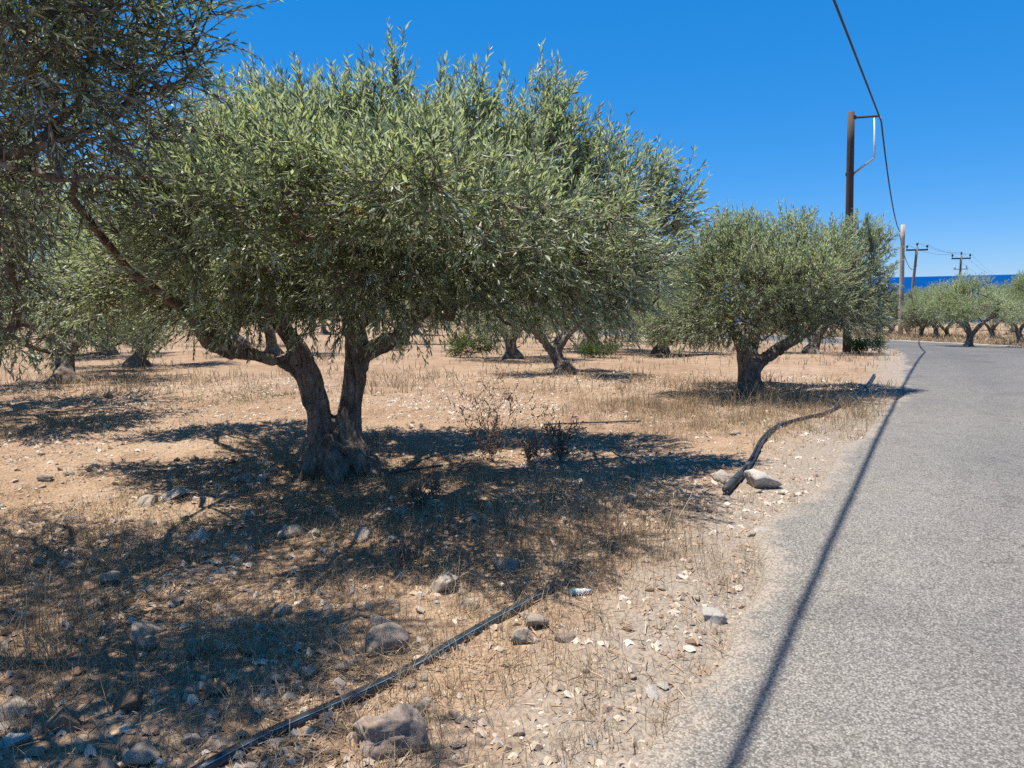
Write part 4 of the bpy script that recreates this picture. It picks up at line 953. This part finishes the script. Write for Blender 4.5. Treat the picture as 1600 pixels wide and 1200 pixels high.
def clumps(r, n, x0, x1, y0, y1, dens, per, Lr, wr, matl, name, label, spread=.05, lean=.75, tshift=0):
    x, y, d_ = scatter(r, n, x0, x1, y0, y1, dens); k = r.integers(per[0], per[1], len(x)); cl = np.repeat(np.arange(len(x)), k)
    m = len(cl); bx = x[cl]+r.normal(size=m)*spread; by = y[cl]+r.normal(size=m)*spread
    hh = r.uniform(.6, 1.3, len(x))[cl]; L = r.uniform(*Lr, m)*hh; far = np.clip(y[cl]/6, 1, 3.2)
    tn = np.clip((r.random(len(x))[cl]*.5+r.random(m)*.5)+tshift, 0, 1)
    V, F, t = blades(r, bx, by, ground_arr(bx, by)-.005, L, r.uniform(*wr, m)*far, np.abs(r.normal(size=m))*lean, tn, .45)
    o = mesh_obj(name, V, F, matl, attr=t); tag(o, label, kind='stuff'); print(name, m); return o
r = np.random.default_rng(55)
clumps(r, 29000, -7, 6.5, 1.6, 12.5, gdens, (6, 16), (.04, .17), (.0016, .0036), M['straw'], 'dry_grass', 'straw coloured dry grass tufts over the grove floor')
clumps(r, 16000, -22, 14, 12, 36, lambda x, y: np.clip(gdens(x, y)*1.3+.04, 0, 1), (5, 10), (.10, .30), (.003, .006), M['straw'], 'dry_grass', 'pale dry grass between the olive rows', .12)
def bank(x, y):
    rdv = road_dist_arr(x, y); return np.where((rdv > ROAD_W+.4) & (rdv < ROAD_W+7), .9, .12)*(rdv > ROAD_W+.4)
clumps(r, 15000, 12, 40, 20, 52, bank, (5, 9), (.15, .42), (.007, .013), M['straw'], 'dry_grass', 'tall pale dry grass on the bank across the road', .2)
TALL = spots([(70, 1020, .22, 1), (110, 1050, .2, .8), (40, 960, .25, .7), (20, 880, .4, .5), (870, 930, .16, 1), (985, 850, .35, .7), (940, 880, .4, .5), (1000, 640, .5, .9), (560, 745, .3, .6), (1190, 640, 1.2, .6), (860, 820, .6, .5), (770, 860, .6, .4)])
def tdens(x, y):
    d = 0
    for a, b, c, w in TALL: d = d+w*np.exp(-((x-a)**2+(y-b)**2)/(c*c))
    return np.clip(d, 0, 1)
clumps(r, 15000, -6, 5.5, 1.6, 13, tdens, (3, 9), (.18, .45), (.0018, .0032), M['straw'], 'dry_grass', 'tall wispy dry grass stalks under the trees', .035, .35, -.1)
WEED = spots([(330, 745, .55, .7), (250, 775, .45, .6), (400, 735, .45, .5), (420, 620, 1.0, .7), (360, 622, .8, .7), (1180, 666, .6, .9), (1120, 664, .5, .7), (45, 770, .25, .6), (310, 800, .5, .35)])
def wdens(x, y):
    d = 0
    for a, b, c, w in WEED: d = d+w*np.exp(-((x-a)**2+((y-b)*1.3)**2)/(c*c))
    return np.clip(d, 0, 1)
clumps(r, 17000, -8, 5, 4, 14, wdens, (4, 8), (.03, .09), (.002, .005), M['weed'], 'green_weeds', 'thin greenish weeds on the bare soil', .04, .7)
# flat straw and twig litter
def ldens(x, y):
    rdv = road_dist_arr(x, y)
    return np.clip(.04+.85*sstep(8.3, 5.5, y)*sstep(.42, .66, fbm(x*1.6, y*1.6, 83, 3))+.10*sstep(.5, .7, fbm(x*.5, y*.5, 87, 2)), 0, 1)*(.12+.88*sstep(-.5, -1.9, rdv))
x, y, d_ = scatter(r, 170000, -6.5, 4, 1.6, 12, ldens); n = len(x); a = r.uniform(0, 6.28, n); L = r.uniform(.02, .10, n); w = r.uniform(.0012, .0032, n)
z0 = ground_arr(x, y, d_)+.003+r.random(n)**2*.022; tl = r.normal(size=n)*.22
h = np.stack([np.cos(a), np.sin(a), tl], 1); P = np.stack([x, y, z0], 1); wv = np.stack([-np.sin(a), np.cos(a), np.zeros(n)], 1)*w[:, None]
V = np.stack([P-h*L[:, None]*.5-wv, P-h*L[:, None]*.5+wv, P+h*L[:, None]*.5+wv, P+h*L[:, None]*.5-wv], 1).reshape(-1, 3)
o = mesh_obj('straw_litter', V, np.arange(n)[:, None]*4+np.array([[0, 1, 2, 3]]), M['litter'], attr=np.repeat(r.random(n), 4)); tag(o, 'broken straw and twig litter on the grove floor', kind='stuff'); print('litter', n)

# ------------------------------------------------------------------ dead bushes and stalks
def dead_bush(u, v, hpx, label, spread=.5, n=9, buds=True):
    p = onground(u, v); hgt = hpx*px_size(p); rr = np.random.default_rng(int(u+v)); A = []; B = []; ra = []; rb = []; tips = []
    def grow(q, d, ln, rad, lev):
        m = 5; pts = [q]
        for k in range(m):
            d = unit(d+rr.normal(size=3)*.16+np.array([0, 0, .07])); q2 = q+d*ln/m; A.append(q); B.append(q2); ra.append(rad*(1-k/m*.45)); rb.append(rad*(1-(k+1)/m*.45)); q = q2; pts.append(q)
            if lev < 2:
                for _ in range(2 if lev == 0 else 1):
                    if rr.random() < .9: grow(q, unit(d*.55+rr.normal(size=3)*.65+np.array([0, 0, .15])), ln*rr.uniform(.25, .5), rad*.5, lev+1)
            else: tips.append(q)
    for k in range(n): a = k*6.28/n; grow(np.array([0, 0, -.02]), unit(np.array([math.cos(a)*spread*rr.uniform(.2, 1), math.sin(a)*spread*rr.uniform(.2, 1), 1])), hgt*rr.uniform(.5, 1.0), .0036, 0)
    o = empty('dead_bush', p); V, Q = fat_lines(A, B, np.array(ra), np.array(rb)); mesh_obj('stems', V, Q, M['dead'], o)
    if buds:
        c = np.array(tips); ov = np.array([(1, 0, 0), (-1, 0, 0), (0, 1, 0), (0, -1, 0), (0, 0, 1.6), (0, 0, -1.6)])*.0055
        of = np.array([(0, 2, 4), (2, 1, 4), (1, 3, 4), (3, 0, 4), (2, 0, 5), (1, 2, 5), (3, 1, 5), (0, 3, 5)]); k = len(c)
        q = mesh_obj('seed_heads', (c[:, None]+ov[None]*rr.uniform(.5, 1.3, (k, 1, 1))).reshape(-1, 3), (np.arange(k)[:, None, None]*6+of[None]).reshape(-1, 3), M['dead'], o); q['kind'] = 'stuff'
    tag(o, label, 'dead bush', 'dry dead bushes')
dead_bush(768, 722, 118, 'tallest dead brown bush in the clearing right of the big trunk', .45, 7)
dead_bush(876, 724, 82, 'dark dead bush right of the tallest dead bush', .3, 7)
dead_bush(608, 690, 34, 'small dead bush on the sunlit soil right of the big trunk', .4, 3, False)
dead_bush(588, 688, 26, 'tiny dead stalk left of the small dead bush by the trunk', .2, 1, False)
dead_bush(660, 800, 62, 'low sprawling dead bush below the thin hose', .9, 5)
dead_bush(632, 892, 70, 'thin dark dead stem standing in the shaded litter', .25, 2)
dead_bush(825, 720, 46, 'small dead bush between the two larger dead bushes', .5, 4)
for u, v, u2, v2, lab in ((1043, 838, 1090, 748, 'tall pale grass stalk leaning right near the hose end'), (1036, 838, 1052, 770, 'short pale grass stalk beside the tall leaning one'), (180, 905, 215, 832, 'pale grass stalk in the shade at left')):
    p = onground(u, v); q = at_y(u2, v2, p.y); m = MB(); t = np.linspace(0, 1, 8)[:, None]; P = np.array(p)+(np.array(q)-np.array(p))*t; P[:, 0] += .02*np.sin(t[:, 0]*3); m.tube(P, np.linspace(.0045, .0018, 8), 5)
    o = m.build('grass_stalk', plain('pale_stalk', (.52, .42, .27), .7)); tag(o, lab, 'grass stalk')
print('tris', sum(len(m.loops)-2*len(m.polygons) for m in bpy.data.meshes))
